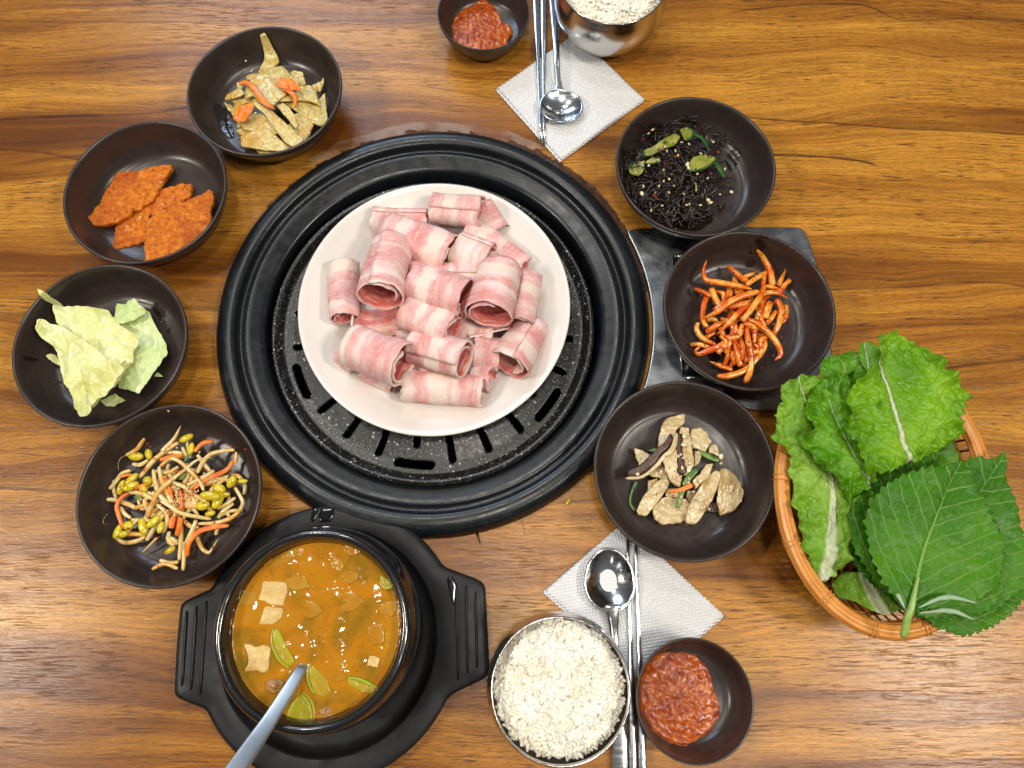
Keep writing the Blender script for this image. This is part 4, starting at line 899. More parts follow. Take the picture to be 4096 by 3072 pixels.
puddle('E', ce, [(500, 1450), (900, 1300), (1200, 1350), (1260, 1430), (1180, 1520), (1050, 1620), (800, 1600), (600, 1540)], 'dark soy liquid pooled at the bottom of the seaweed bowl')
puddle('E', ce, [(1400, 600), (1500, 540), (1590, 590), (1560, 720), (1500, 820), (1400, 790)], 'small dark soy puddle right of the seaweed')

m = M('wet_glaze'); m.set(base=(.018, .013, .012), rough=.06, spec=.55); m.bump(m.noise(260, 3), .4, .0005); MAT['wet'] = m.m
puddle('A', ca, [(40, 960), (140, 930), (230, 1000), (250, 1130), (300, 1260), (330, 1400), (260, 1450), (150, 1330), (90, 1180), (30, 1050)], 'wet oily streak on the left wall of the fish cake bowl', mat='wet')
puddle('C', cc, [(1480, 130), (1560, 190), (1600, 300), (1580, 360), (1520, 270), (1470, 190)], 'wet streak on the upper right wall of the cabbage bowl', mat='wet')
puddle('C', cc, [(250, 1110), (320, 1105), (330, 1130), (260, 1135)], 'small dark water mark left of the cabbage', mat='wet')
puddle('C', cc, [(60, 890), (130, 875), (120, 900), (70, 945)], 'small dark water mark at the far left of the cabbage bowl', mat='wet')
puddle('C', cc, [(1650, 470), (1690, 400), (1700, 420), (1670, 490)], 'thin dark drip right of the cabbage', mat='wet')
puddle('D', cd, [(1080, 1370), (1180, 1250), (1240, 1250), (1180, 1350), (1130, 1400)], 'small sauce smear below the sprouts', mat='wet')

# ================================================================== RED RADISH
cf = crop(2730, 980, .3497); cF = cf(690, 880, .016); mF = mound('F', cF.x, cF.y, .047, .014)
RD = [  # points, widths, level, label
    ([(530, 490), (545, 560), (540, 640)], [70, 75, 60], 2, None), ([(590, 370), (610, 460), (620, 560)], [70, 80, 70], 2, None), ([(820, 330), (760, 350), (690, 370)], [60, 70, 60], 2, None),
    ([(945, 310), (930, 390), (920, 470)], [70, 75, 70], 3, None), ([(1180, 690), (1180, 810), (1130, 900)], [70, 80, 70], 3, 'short radish strip at the right edge'), ([(250, 1060), (300, 1040), (370, 1000)], [50, 60, 50], 1, None),
    ([(280, 860), (360, 850), (400, 910), (340, 990)], [60, 70, 60, 50], 1, None), ([(840, 860), (880, 760), (930, 640)], [80, 90, 80], 4, None), ([(950, 910), (1010, 840), (1070, 760)], [70, 80, 60], 3, None),
    ([(880, 1050), (875, 1180), (820, 1300)], [70, 80, 60], 3, None), ([(640, 1080), (660, 1170), (660, 1280)], [80, 90, 70], 2, None), ([(700, 1390), (720, 1260), (700, 1140)], [50, 60, 60], 2, None),
    ([(480, 1370), (520, 1260), (550, 1110)], [60, 75, 50], 2, None), ([(540, 1400), (580, 1340), (620, 1300)], [50, 60, 50], 2, None), ([(800, 1160), (820, 1100), (840, 1040)], [60, 70, 60], 3, None),
    ([(90, 1140), (200, 1140), (330, 1185)], [60, 66, 60], 2, 'radish strip end poking out at the far left'), ([(280, 590), (240, 700), (230, 850), (290, 950)], [80, 85, 80, 60], 3, 'radish strip bending down the left side'),
    ([(140, 500), (240, 540), (330, 590)], [50, 65, 60], 4, 'greenish radish end at the upper left'), ([(330, 500), (370, 600), (430, 710)], [90, 85, 90], 5, 'thick radish strip with a forked end at the upper left'),
    ([(180, 890), (160, 960), (220, 1060), (380, 1140)], [50, 75, 75, 50], 4, 'looped radish strip at the left'), ([(530, 1080), (420, 1160), (280, 1215), (180, 1250), (150, 1210), (200, 1160)], [80, 90, 90, 70, 50, 40], 4, 'wide radish strip hooked round at the lower left'),
    ([(1230, 400), (1160, 470), (1110, 560)], [70, 75, 70], 3, 'radish strip pointing up at the right'), ([(1180, 280), (1130, 390), (1090, 470)], [10, 70, 80], 3, 'dark tipped radish strip near the right'),
    ([(970, 310), (860, 370), (730, 460)], [70, 75, 70], 5, 'radish strip slanting across the top'), ([(520, 245), (620, 330), (740, 420)], [60, 75, 90], 5, 'radish strip at the top, left of the tall one'),
    ([(855, 60), (930, 160), (1000, 300), (1030, 470)], [45, 80, 95, 90], 6, 'tall curved radish strip with a dark tip at the top'), ([(1040, 1030), (1100, 900), (1130, 740), (1070, 620)], [80, 90, 90, 80], 5, 'broad red radish strip arching down the right side'),
    ([(270, 1000), (370, 930), (500, 880)], [70, 85, 60], 5, 'short radish strip left of the middle'), ([(310, 1330), (430, 1380), (570, 1430)], [8, 70, 60], 3, 'pointed radish strip at the lower left'),
    ([(390, 1500), (520, 1500), (700, 1440), (820, 1330), (930, 1180), (930, 1030)], [60, 100, 90, 80, 85, 80], 4, 'longest radish strip curving along the bottom and up the right'), ([(590, 1080), (620, 1220), (660, 1390)], [70, 80, 80], 5, 'radish strip hanging down left of the middle'),
    ([(730, 940), (750, 1100), (785, 1300), (770, 1450), (720, 1570)], [70, 85, 75, 85, 90], 6, 'long radish strip running straight down to the bottom'), ([(480, 1050), (580, 1070), (660, 1010), (680, 900)], [60, 80, 80, 60], 6, 'curved radish strip in the middle like a hook'),
    ([(520, 720), (680, 680), (800, 650)], [70, 85, 70], 6, 'radish strip under the two crossing ones'), ([(700, 890), (800, 930), (890, 960)], [80, 90, 60], 6, None), ([(940, 840), (970, 740), (1000, 660)], [95, 105, 90], 6, 'blunt cut radish stick right of the middle'),
    ([(275, 175), (240, 290), (270, 400), (420, 430), (600, 460), (790, 505)], [20, 50, 80, 85, 90, 30], 7, 'radish strip with a blackened hooked end at the upper left'), ([(1205, 612), (1100, 555), (980, 545), (900, 570)], [15, 60, 75, 60], 7, 'pointed radish strip at the right of the middle'),
    ([(1110, 520), (1010, 480), (930, 480)], [50, 70, 60], 6, None), ([(210, 850), (400, 760), (540, 650), (700, 580), (880, 530)], [10, 85, 95, 95, 70], 8, 'wide radish strip slanting across the upper middle'),
    ([(390, 1030), (520, 900), (660, 760), (770, 690)], [20, 70, 85, 60], 8, 'slim radish strip slanting below the wide one'), ([(680, 870), (780, 740), (880, 600), (940, 465)], [85, 90, 85, 70], 9, 'topmost radish strip crossing the middle of the pile'),
    ([(730, 830), (880, 920), (1010, 1030), (1100, 1160), (1120, 1260), (1055, 1320)], [50, 80, 85, 80, 70, 30], 8, 'radish strip trailing to a hook at the lower right')]
_r = random.Random(5)
for _ in range(34):
    x, y = min(900, max(440, _r.gauss(690, 180))), min(1250, max(560, _r.gauss(880, 200))); q = _r.uniform(.6, 2.6); l = _r.uniform(80, 150); cv = _r.uniform(-.6, .6)
    RD.insert(0, ([(x - l * math.cos(q - cv), y - l * math.sin(q - cv)), (x, y), (x + l * math.cos(q + cv), y + l * math.sin(q + cv))], [50, 72, 60], _r.uniform(1, 5.5), None))
for pts, ws, lv, lab in RD:
    o = ribbon('radish_strip', 'F', cf, pts, [w * .86 for w in ws], .3497, .0012 + lv * .00155, None, MAT['radish'], mF, .8, n=24, twist=random.uniform(-.5, .5), rough=.12, sq=.75, lift=[-.0015, .001])
    w_ = where(pts, 690, 880, 260)
    tag(o, (lab or '%s %s red radish strip half buried, %s' % (w_[1], w_[0], w_[2])) + ' of shredded radish', 'radish strip', 'red radish strips' if lab else 'half buried red radish strips')
fl = []
for _ in range(120):
    x, y = random.gauss(690, 260), random.gauss(860, 310); p = place('F', cf, x, y, .0128, mF, .9)
    if math.hypot(x - 690, y - 860) < 600: fl.append(blob(p, (.0010, .0007, .0004), (random.random(), random.random(), random.random() * 6), 6, 4, .8))
v, f = merge(fl); tag(mesh('chili_flakes', v, f, MAT['chili']), 'dark red chili flakes on the shredded radish', 'chili flakes', kind='stuff')

for _p in ([(690, 150), (740, 120), (820, 140), (840, 190), (780, 215), (700, 200)], [(680, 240), (720, 230), (780, 245), (770, 285), (700, 290)]):
    puddle('F', cf, _p, 'round dark water mark above the radish' if _p[0][1] < 200 else 'smaller dark water mark between the radish and the round one', mat='wet')
puddle('F', cf, [(250, 1200), (430, 1250), (420, 1330), (330, 1390), (280, 1300)], 'red oily puddle at the lower left of the radish', mat='soy')

# ================================================================== MUSHROOMS
cg = crop(2480, 1640, .2894); cG = cg(900, 850, .014); mG = mound('G', cG.x, cG.y, .042, .009)
MU = [([(400, 980), (520, 940), (520, 1040), (390, 1140)], 1, 0, 'mushroom corner behind the lower left slice'), ([(640, 1090), (840, 1090), (820, 1230), (660, 1190)], 1, 0, 'mushroom bit under the carrot strip'), ([(930, 1120), (1060, 1110), (1050, 1200), (980, 1290), (930, 1200)], 1, 0, 'small mushroom bit in the lower middle'),
      ([(1170, 1390), (1300, 1270), (1385, 1280), (1380, 1410), (1220, 1400)], 1, 1, 'dark mushroom cap scrap low at the right'), ([(770, 1540), (870, 1560), (960, 1590), (900, 1612), (800, 1590)], 0, 1, 'dark cap edge at the very bottom'),
      ([(210, 520), (320, 560), (450, 650), (440, 700), (300, 792), (240, 680)], 2, 0, 'mushroom wedge at the far left'), ([(850, 240), (950, 250), (960, 340), (880, 400), (830, 320)], 3, 0, 'small mushroom knob at the top middle'),
      ([(1260, 480), (1350, 475), (1362, 640), (1230, 590)], 3, 0, 'small ragged mushroom piece at the upper right'), ([(1000, 270), (1100, 240), (1220, 300), (1260, 440), (1180, 572), (1000, 525), (980, 380)], 4, 0, 'crinkled mushroom piece at the upper right'),
      ([(540, 380), (590, 200), (660, 100), (905, 48), (885, 180), (780, 270), (700, 430), (530, 525)], 4, 0, 'tall mushroom slice at the top'), ([(420, 880), (560, 740), (620, 820), (680, 1000), (600, 935), (460, 920)], 3, 0, 'thin mushroom slice left of the middle'),
      ([(1040, 560), (1130, 620), (1100, 720), (1030, 785), (1040, 680)], 4, 0, 'slim mushroom slice right of the middle'), ([(250, 1380), (320, 1200), (480, 1020), (600, 940), (680, 1000), (600, 1170), (480, 1330), (380, 1455), (270, 1440)], 3, 0, 'long mushroom slice at the lower left'),
      ([(470, 1370), (600, 1210), (760, 1230), (900, 1240), (960, 1320), (950, 1500), (800, 1560), (600, 1570), (500, 1500)], 4, 0, 'broad glossy mushroom slice at the bottom'), ([(1390, 830), (1450, 810), (1600, 900), (1690, 1050), (1722, 1150), (1680, 1270), (1560, 1390), (1400, 1442), (1340, 1250), (1370, 1000)], 4, 0, 'wide fan shaped mushroom slice at the right'),
      ([(1340, 830), (1400, 870), (1380, 1000), (1250, 1300), (1100, 1530), (1050, 1570), (920, 1540), (950, 1350), (1080, 1100), (1170, 960)], 6, 0, 'long mushroom slice slanting at the lower right'), ([(1290, 740), (1230, 930), (1120, 1010), (1050, 1092), (1010, 980), (1100, 880), (1200, 750)], 7, 0, 'mushroom chunk above the long slanting slice'),
      ([(800, 330), (960, 330), (1000, 450), (1000, 600), (1027, 700), (980, 860), (880, 890), (830, 700), (790, 500)], 7, 0, 'mushroom slice with a brown stripe in the centre'), ([(600, 640), (680, 560), (770, 520), (790, 600), (790, 850), (850, 950), (830, 1052), (720, 1000), (640, 850)], 8, 0, 'pale mushroom slice left of the striped one')]
for pts, lv, cap, lab in MU:
    o = piece('mushroom_slice', 'G', cg, pts, .0008 + lv * .0012, .0030, MAT['mushcap'] if cap else MAT['mushroom'], mG, .9, random.uniform(-.08, .08), random.uniform(-.08, .08), N=72, K=12, edge=.35, bump=.0012, bs=170, jag=.0008, js=300, sm=.5)
    tag(o, lab + ' of the mushroom dish', 'mushroom', 'mushroom slices in the brown bowl')
e = empty('mushroom_slice', cg(450, 700, .022), 'long curled mushroom slice with a dark brown cap at the left of its dish', 'mushroom', 'mushroom slices in the brown bowl')
ribbon('cap', 'G', cg, [(100, 880), (250, 845), (400, 740), (520, 590), (650, 480), (700, 340)], [110, 130, 140, 110, 90, 70], .2894, .0125, .0022, MAT['mushcap'], mG, parent=e, rough=.25)
ribbon('flesh', 'G', cg, [(75, 945), (300, 925), (480, 790), (600, 650), (730, 530), (780, 320)], [40, 45, 50, 60, 80, 60], .2894, .0125, .0020, MAT['mushroom'], mG, parent=e, rough=.2)
tag(ribbon('mushroom_gills', 'G', cg, [(835, 330), (830, 500), (840, 680), (870, 890)], [55, 65, 80, 150], .2894, .0120, .0014, MAT['mushcap'], mG, rough=.4), 'dark brown gill strip lying along the centre mushroom slice', 'mushroom gills')
for pts, ws, lv, lab in (([(1100, 575), (1220, 640), (1375, 700)], [60, 80, 70], .0085, 'green scallion piece at the right of the mushrooms'), ([(880, 1050), (950, 940), (1070, 820)], [80, 95, 60], .0125, 'green scallion piece in the middle of the mushrooms'),
                         ([(790, 1355), (830, 1210), (880, 1090)], [70, 75, 70], .0118, 'green scallion piece below the carrot strip'), ([(390, 555), (460, 560), (540, 555)], [15, 60, 60], .006, 'green scallion tip at the upper left of the mushrooms'),
                         ([(230, 990), (160, 1130), (140, 1290), (210, 1395)], [50, 35, 30, 60], .0015, 'thin curved scallion strip lying alone at the left of the mushrooms')):
    tag(ribbon('scallion', 'G', cg, pts, ws, .2894, lv, .0014, MAT['greenveg'], mG), lab, 'scallion', 'scallion pieces in the mushroom dish')
tag(ribbon('carrot_strip', 'G', cg, [(665, 1130), (840, 1105), (1000, 1035)], [40, 65, 70], .2894, .0140, .0016, MAT['carrot'], mG), 'single bright orange carrot strip on the mushrooms', 'carrot')
gl = []; ss = []
for _ in range(34):
    x, y = random.gauss(950, 330), random.gauss(850, 340); 
    if math.hypot(x - 900, y - 850) > 620: continue
    p = place('G', cg, x, y, .0145, mG, .9); (gl if random.random() < .35 else ss).append(blob(p, (.0013, .0009, .0006), (random.random(), random.random(), random.random() * 6), 7, 5, .4))
for x, y, w in ((890, 365, 1.6), (245, 885, 1.3), (1120, 1250, 1.4), (860, 800, 1.2), (1400, 640, 1.8), (880, 480, 1.5)): gl.append(blob(place('G', cg, x, y, .0150, mG), (.0013 * w, .0010 * w, .0008), (.3, .2, random.random() * 6), 8, 5, .5))
v, f = merge(gl); tag(mesh('garlic_bits', v, f, MAT['garlic']), 'pale minced garlic bits on the mushrooms', 'garlic', kind='stuff')
v, f = merge(ss); tag(mesh('sesame_seeds', v, f, MAT['sesame']), 'sesame seeds on the mushrooms', 'sesame seeds', kind='stuff')

# ================================================================== SAUCES
def sauce(key, cr, pts, R, lab):
    P = poly(cr, pts, .012); c = centroid(P); rm = max(math.hypot(p[0] - c[0], p[1] - c[1]) for p in P)
    def zf(x, y): 
        d = math.hypot(x - c[0], y - c[1]) / rm
        return max(floor_z(key, x, y, R, .030) + .0004, .0078 + .0030 * (1 - d ** 2.2)) + .0009 * fbm(x, y, 1, 330, 3)
    v, f = slab(P, zf, .003, N=140, K=30, edge=.75, bump=.0003, bs=700, jag=.0012, js=170, sm=.8)
    tag(mesh('chili_sauce', v, f, MAT['sauce']), lab, 'sauce')
c7 = crop(1900, 2000, .6462)
sauce('S2', c7, [(1060, 1010), (1130, 955), (1230, 938), (1330, 950), (1410, 990), (1455, 1060), (1470, 1140), (1500, 1200), (1532, 1290), (1515, 1370), (1450, 1450), (1380, 1510), (1290, 1532), (1190, 1505), (1110, 1440), (1050, 1350), (1020, 1240), (1020, 1120)], .0385, 'glossy red chili sauce in the small bowl at the bottom')
c3 = crop(1600, 0, .5425)
sauce('S1', c3, [(375, 170), (400, 100), (480, 40), (600, -20), (690, 10), (730, 80), (760, 150), (835, 175), (815, 240), (780, 320), (700, 362), (600, 368), (500, 345), (420, 290), (385, 240)], .0403, 'glossy red chili sauce in the small bowl at the top edge')

# ================================================================== STEEL PANEL
cp = crop(2400, 850, .5123)
def steel_panel():
    T = .0042
    q = [(210, 133), (330, 118), (760, 112), (1180, 110), (1520, 112), (1575, 120), (1612, 165), (1690, 370), (1755, 700), (1812, 1085), (1850, 1420), (1845, 1520), (1820, 1548), (1200, 1545), (900, 1480), (420, 1400), (325, 1395)]
    P = [cp(x, y, T) for x, y in q]
    # concave side follows the ring
    a0 = math.atan2(P[-1].y - RC.y, P[-1].x - RC.x); a1 = math.atan2(P[0].y - RC.y, P[0].x - RC.x)
    for k in range(1, 26):
        a = a0 + (a1 - a0) * k / 26; P.append(Vector((RC.x + (RR + .0022) * math.cos(a), RC.y + (RR + .0022) * math.sin(a), T)))
    import bmesh
    bm = bmesh.new(); vs = [bm.verts.new((p.x, p.y, T)) for p in P]; fa = bm.faces.new(vs)
    if fa.normal.z < 0: bmesh.ops.reverse_faces(bm, faces=[fa])
    bm.normal_update()
    r = bmesh.ops.extrude_face_region(bm, geom=[fa]); ev = [g_ for g_ in r['geom'] if isinstance(g_, bmesh.types.BMVert)]
    for x in ev: x.co.z = 0.0003
    bmesh.ops.recalc_face_normals(bm, faces=bm.faces)
    te = [e for e in bm.edges if all(abs(x.co.z - T) < 1e-6 for x in e.verts)]
    bmesh.ops.bevel(bm, geom=te, offset=.0016, segments=4, affect='EDGES', profile=.6)
    bmesh.ops.recalc_face_normals(bm, faces=bm.faces)
    me = bpy.data.meshes.new('plate_body'); bm.to_mesh(me); bm.free(); me.materials.append(MAT['panel'])
    me.polygons.foreach_set('use_smooth', [True] * len(me.polygons))
    e = empty('steel_side_panel', (P[0].x, P[0].y, 0), 'scratched stainless steel panel set in the table right of the grill, under the radish bowl', 'metal panel')
    o = bpy.data.objects.new('plate_body', me); COL.objects.link(o); o.parent = e; o.location = -e.location
    es = o.modifiers.new('es', 'EDGE_SPLIT'); es.split_angle = math.radians(50)
    # framed square drawer seen at the bowl's edge
    sq = [(572, 340), (1240, 340), (1300, 1290), (648, 1290)]
    S_ = [cp(x, y, T) for x, y in sq]
    for i in range(4):
        a, b = S_[i], S_[(i + 1) % 4]; v, f = strand([Vector((a.x, a.y, T + .0004)), Vector((b.x, b.y, T + .0004))], [.0022, .0022], .0012, n=6, sides=8); mesh('frame_bar', v, f, MAT['steel'], e)
    v, f = slab([((p.x - sum(s.x for s in S_) / 4) * .975 + sum(s.x for s in S_) / 4, (p.y - sum(s.y for s in S_) / 4) * .975 + sum(s.y for s in S_) / 4) for p in S_], lambda x, y: T + .0003, .0006, N=80, K=3, sm=0, edge=0); mesh('drawer_inset', v, f, MAT['iron'], e)
steel_panel()

# ================================================================== NAPKINS AND CUTLERY
def napkin(corners, lab, z=.0004):
    c = [V(x, y, .001) for x, y in corners]; n = 40; lay = []
    cx = sum(p.x for p in c) / 4; cy = sum(p.y for p in c) / 4
    for L in range(2):
        v = []; f = []; sh = 1 - .012 * L; z0 = z + .0008 * L
        for i in range(n + 1):
            for j in range(n + 1):
                a, b = i / n, j / n
                p = (c[0] * (1 - a) + c[1] * a) * (1 - b) + (c[3] * (1 - a) + c[2] * a) * b
                e_ = .0004 * fbm(a * 9, b * 9, L, 1, 2) if i in (0, n) or j in (0, n) else 0
                x, y = cx + (p.x - cx) * (sh + e_ * 8) + .0010 * L, cy + (p.y - cy) * (sh + e_ * 8) + .0012 * L
                zz = z0 + .0012 + .0011 * fbm(x, y, L, 24, 2) * (1 if L else .3) + (.0008 * max(0, fbm(x, y, 3, 18, 1)) if L else 0)
                v.append((x, y, max(zz, z0 + .0003)))
        for i in range(n):
            for j in range(n): f.append((i * (n + 1) + j, i * (n + 1) + j + 1, (i + 1) * (n + 1) + j + 1, (i + 1) * (n + 1) + j))
        lay.append((v, f))
    v, f = merge(lay)
    A_ = (c[1] - c[0]).cross(c[3] - c[0]).z
    if A_ > 0: f = [tuple(reversed(q)) for q in f]
    o = mesh('paper_napkin', v, f, MAT['napkin']); s = o.modifiers.new('thickness', 'SOLIDIFY'); s.thickness = .0005; s.offset = -1
    return tag(o, lab, 'napkin')
napkin([(1070, 195), (1243, 76), (1391, 219), (1209, 351)], 'folded white embossed napkin at the top under the spoon')
napkin([(1172, 1280), (1345, 1130), (1563, 1333), (1395, 1480)], 'folded white embossed napkin at the bottom between the rice and mushrooms')
def stick(p0, p1, w0, w1, lab, up=.004, grp='pair of steel chopsticks at the top'):
    v, f = strand([p0, p0.lerp(p1, .33), p0.lerp(p1, .66), p1], [w0, w0, w1, w1], lambda t: (w0 + (w1 - w0) * t) * .36, n=10, sides=12, sq=.45)
    return tag(mesh('chopstick', v, f, MAT['steel_blue']), lab, 'chopstick', grp)
t1 = 'pair of steel chopsticks at the top'; t2 = 'pair of steel chopsticks at the bottom'
stick(V(1154, -70, .0045), V(1169.5, 312, .0040), .0056, .0030, 'left steel chopstick of the pair at the top', grp=t1)
stick(V(1173, -70, .0045), V(1175.5, 311, .0040), .0056, .0030, 'right steel chopstick of the pair at the top', grp=t1)
stick(V(1370, 1760, .0045), V(1355, 1140, .0040), .0052, .0027, 'left steel chopstick of the pair at the bottom', grp=t2)
stick(V(1391, 1760, .0045), V(1372, 1140, .0040), .0052, .0027, 'right steel chopstick of the pair at the bottom', grp=t2)
def spoon(cx, cy, rx, ry, hand, hw, lab, z=.006, depth=.007, handz=None, egg=0.0, mat='steel_blue', flip=1):
    """bowl centred at view pixel (cx,cy), radii in view pixels, handle points in view pixels"""
    c = V(cx, cy, z); k = PXM(cy * 1.8517, z) * 1.8517; a, b = rx * k, ry * k
    e = empty('spoon', (c.x, c.y, 0), lab, 'spoon')
    n, m_ = 64, 14; v = []; f = []
    for q in range(m_ + 1):
        t = q / m_
        for i in range(n):
            an = 2 * math.pi * i / n; X = a * t * math.cos(an); Y = b * t * math.sin(an) * flip
            X *= 1 - egg * (Y / b) * flip * t
            v.append((c.x + X, c.y + Y, z - depth * (1 - t ** 2.0) + .001))
    for q in range(m_):
        for i in range(n):
            j = (i + 1) % n; f.append((q * n + i, (q + 1) * n + i, (q + 1) * n + j, q * n + j))
    if flip < 0: f = [tuple(reversed(x)) for x in f]
    o = mesh('spoon_bowl', v, f, MAT[mat], e); s = o.modifiers.new('thickness', 'SOLIDIFY'); s.thickness = .0011; s.offset = -1
    L = [V(x, y, (handz[i] if handz else z)) for i, (x, y) in enumerate(hand)]
    v, f = strand(L, [w * k for w in hw], .0022, n=40, sides=12, sq=.55); mesh('spoon_handle', v, f, MAT[mat], e)
spoon(1212.5, 229, 46, 41, [(1206, 196), (1207, 182), (1204, 160), (1202, 110), (1196, 0), (1192, -80)], [22, 15, 12, 14, 24, 26], 'steel spoon with a round bowl resting on the top napkin', z=.0095, handz=[.0095, .0100, .0120, .0130, .009, .006], depth=.0065)
spoon(1317, 1252, 53, 66, [(1322, 1306), (1324, 1330), (1327, 1380), (1332, 1480), (1338, 1600), (1342, 1760)], [36, 26, 17, 22, 33, 34], 'steel spoon with an oval bowl on the bottom napkin, its handle under the rice bowl', z=.0095, handz=[.0095, .0085, .0055, .0045, .0040, .0040], depth=.0085, egg=.10, mat='steel')

# ================================================================== RICE BOWLS
def ricebowl(cR, lab, key, seed, ng, dome):
    c, R = cR
    pr = [(.0002, .002), (.022, .002), (.024, .0), (.027, .0), (.0285, .003), (.036, .0105), (.0420, .021), (.0450, .032), (.0452, .040), (.0440, .048), (.0426, .0535), (.0424, .0552), (.0418, .0556), (.0412, .0550), (.0414, .050), (.0430, .042), (.0430, .034), (.040, .022), (.030, .010), (.0002, .006)]
    k = R / .0424; e = (c.x, c.y, 0.0006)
    v, f = lathe(e, [(r * k, z) for r, z in reversed(pr)], 120); tag(mesh('rice_bowl', v, f, MAT['steel_bowl']), lab[0], 'bowl', 'round steel rice bowls')
    rs = random.Random(seed); parts = []
    def hz(x, y):
        d = math.hypot(x - c.x, y - c.y) / (R * .97)
        return .0425 + dome * max(0, 1 - d ** 2.6) + .0050 * fbm(x, y, seed, 80, 3) - .004 * max(0, d - .85) / .15
    v0, f0 = slab([(c.x + R * .972 * math.cos(a * .2617994), c.y + R * .972 * math.sin(a * .2617994)) for a in range(24)], lambda x, y: hz(x, y) - .0004, .02, N=80, K=16, bump=.0008, bs=260, sm=0); parts.append((v0, f0))
    for i in range(ng):
        a = rs.random() * 6.2832; r = R * .945 * math.sqrt(rs.random()); x, y = c.x + r * math.cos(a), c.y + r * math.sin(a)
        yaw = 3 * mn.noise(Vector((x * 70, y * 70, seed))) * 2 + rs.gauss(0, .5)
        L = rs.uniform(.0027, .0034); w = rs.uniform(.00115, .00140)
        parts.append(blob((x, y, hz(x, y) + rs.uniform(-.0003, .0012)), (L, w, w), (rs.gauss(0, .3), rs.gauss(0, .26), yaw), 7, 6, .08))
    v, f = merge(parts); tag(mesh('cooked_rice', v, f, MAT['rice']), lab[1], 'rice', kind='stuff')
ricebowl(fit(1060, 1362, 1334, 1656, .0555), ('round steel rice bowl at the bottom beside the stew pot', 'steamed white rice heaped in the steel bowl at the bottom'), 0, 4, 2400, .0085)
ricebowl(fit(1208, 1440, None, 54, .0555), ('round steel rice bowl cut off by the top edge beside the spoon', 'steamed white rice in the steel bowl at the top edge'), 0, 9, 1900, .009)

# ================================================================== STEW POT
c6 = crop(600, 1900, .7064)
def trivet():
    T = .0120; q0 = c6(1008, 925, T); R = 752 * .7064 * PXM(2553, T)
    import bmesh
    hand = [[(1640, 500), (1672, 522), (1880, 600), (1897, 625), (1912, 900), (1922, 1125), (1905, 1150), (1720, 1240), (1690, 1262), (1600, 1380), (1380, 1500), (1380, 450)],
            [(420, 590), (390, 620), (180, 715), (163, 735), (140, 980), (127, 1245), (140, 1265), (330, 1340), (352, 1362), (430, 1470), (640, 1500), (640, 450)]]
    # one outline: angle -> radius, union of the disc and the two grips
    P2 = [[cp_ for cp_ in (c6(x, y, T) for x, y in h)] for h in hand]
    def hit(a):
        best = R; d = (math.cos(a), math.sin(a))
        for h in P2:
            for i in range(len(h)):
                ax, ay = h[i].x - q0.x, h[i].y - q0.y; bx, by = h[(i + 1) % len(h)].x - q0.x, h[(i + 1) % len(h)].y - q0.y
                ex, ey = bx - ax, by - ay; den = d[0] * ey - d[1] * ex
                if abs(den) < 1e-12: continue
                t = (ax * ey - ay * ex) / den; u = (ax * d[1] - ay * d[0]) / den
                if t > 0 and 0 <= u <= 1: best = max(best, t)
        return best
    n = 360; rr = [hit(2 * math.pi * i / n) for i in range(n)]
    for _ in range(2): rr = [(rr[i - 1] + rr[i] * 2 + rr[(i + 1) % n]) / 4 for i in range(n)]
    e = empty('pot_trivet', (q0.x, q0.y, 0), 'black two handled tray holding the stew pot, with ribbed grips', 'pot holder')
    ri = .0735
    rows = [(lambda i: .0005, .0030), (lambda i: ri - .007, .0030), (lambda i: ri - .002, .0045), (lambda i: ri, .0085), (lambda i: ri + .001, .0112), (lambda i: ri + .0022, T), (lambda i: rr[i] - .004, T - .0003), (lambda i: rr[i] - .0016, T - .0008), (lambda i: rr[i] - .0004, T - .002), (lambda i: rr[i], T - .004), (lambda i: rr[i] - .001, .0045), (lambda i: rr[i] - .006, .0015), (lambda i: min(rr[i], R) * .6, .0008), (lambda i: .0005, .0008)]
    v = []; f = []
    for fn, z in rows:
        for i in range(n): a = 2 * math.pi * i / n; r = fn(i); v.append((q0.x + r * math.cos(a), q0.y + r * math.sin(a), z))
    for k in range(len(rows) - 1):
        for i in range(n): j = (i + 1) % n; f.append((k * n + i, (k + 1) * n + i, (k + 1) * n + j, k * n + j))
    mesh('tray_body', v, f, MAT['trivet'], e)
    for a, b in (((208, 770), (180, 1195)), ((264, 742), (232, 1218)), ((321, 712), (285, 1242)), ((1734, 610), (1745, 1158)), ((1790, 628), (1798, 1125)), ((1843, 660), (1852, 1092))):
        v, f = strand([c6(*a, T), c6(*b, T)], [.0021, .0021], .0022, n=8, sides=8, sq=1); mesh('grip_rib', v, f, MAT['trivet'], e)
    return q0
tc = trivet()
m = M('water_film'); m.set(base=(.004, .004, .005), rough=.10, spec=.6); MAT['water'] = m.m
for pts, lab in (([(925, 190), (950, 185), (945, 230), (930, 265), (908, 270), (915, 220)], 'narrow wet streak on the top of the pot tray'), ([(970, 190), (1038, 185), (1042, 225), (1025, 265), (960, 268), (955, 230)], 'square wet patch on the top of the pot tray'), ([(1680, 580), (1715, 572), (1735, 620), (1728, 700), (1722, 745), (1705, 700), (1690, 640)], 'water drip on the right grip of the pot tray')):
    v, f = slab([c6(x, y, .012) for x, y in pts], lambda x, y: .01235, .0004, N=40, K=3, jag=.0004, sm=.5); tag(mesh('water_spot', v, f, MAT['water']), lab, 'water spot')
PT = .0735; PO, PRR = fit((600 + 350 * .7064) / 1.8517, (600 + 1475 * .7064) / 1.8517, (1900 + 312 * .7064) / 1.8517, (1900 + 1472 * .7064) / 1.8517, PT)
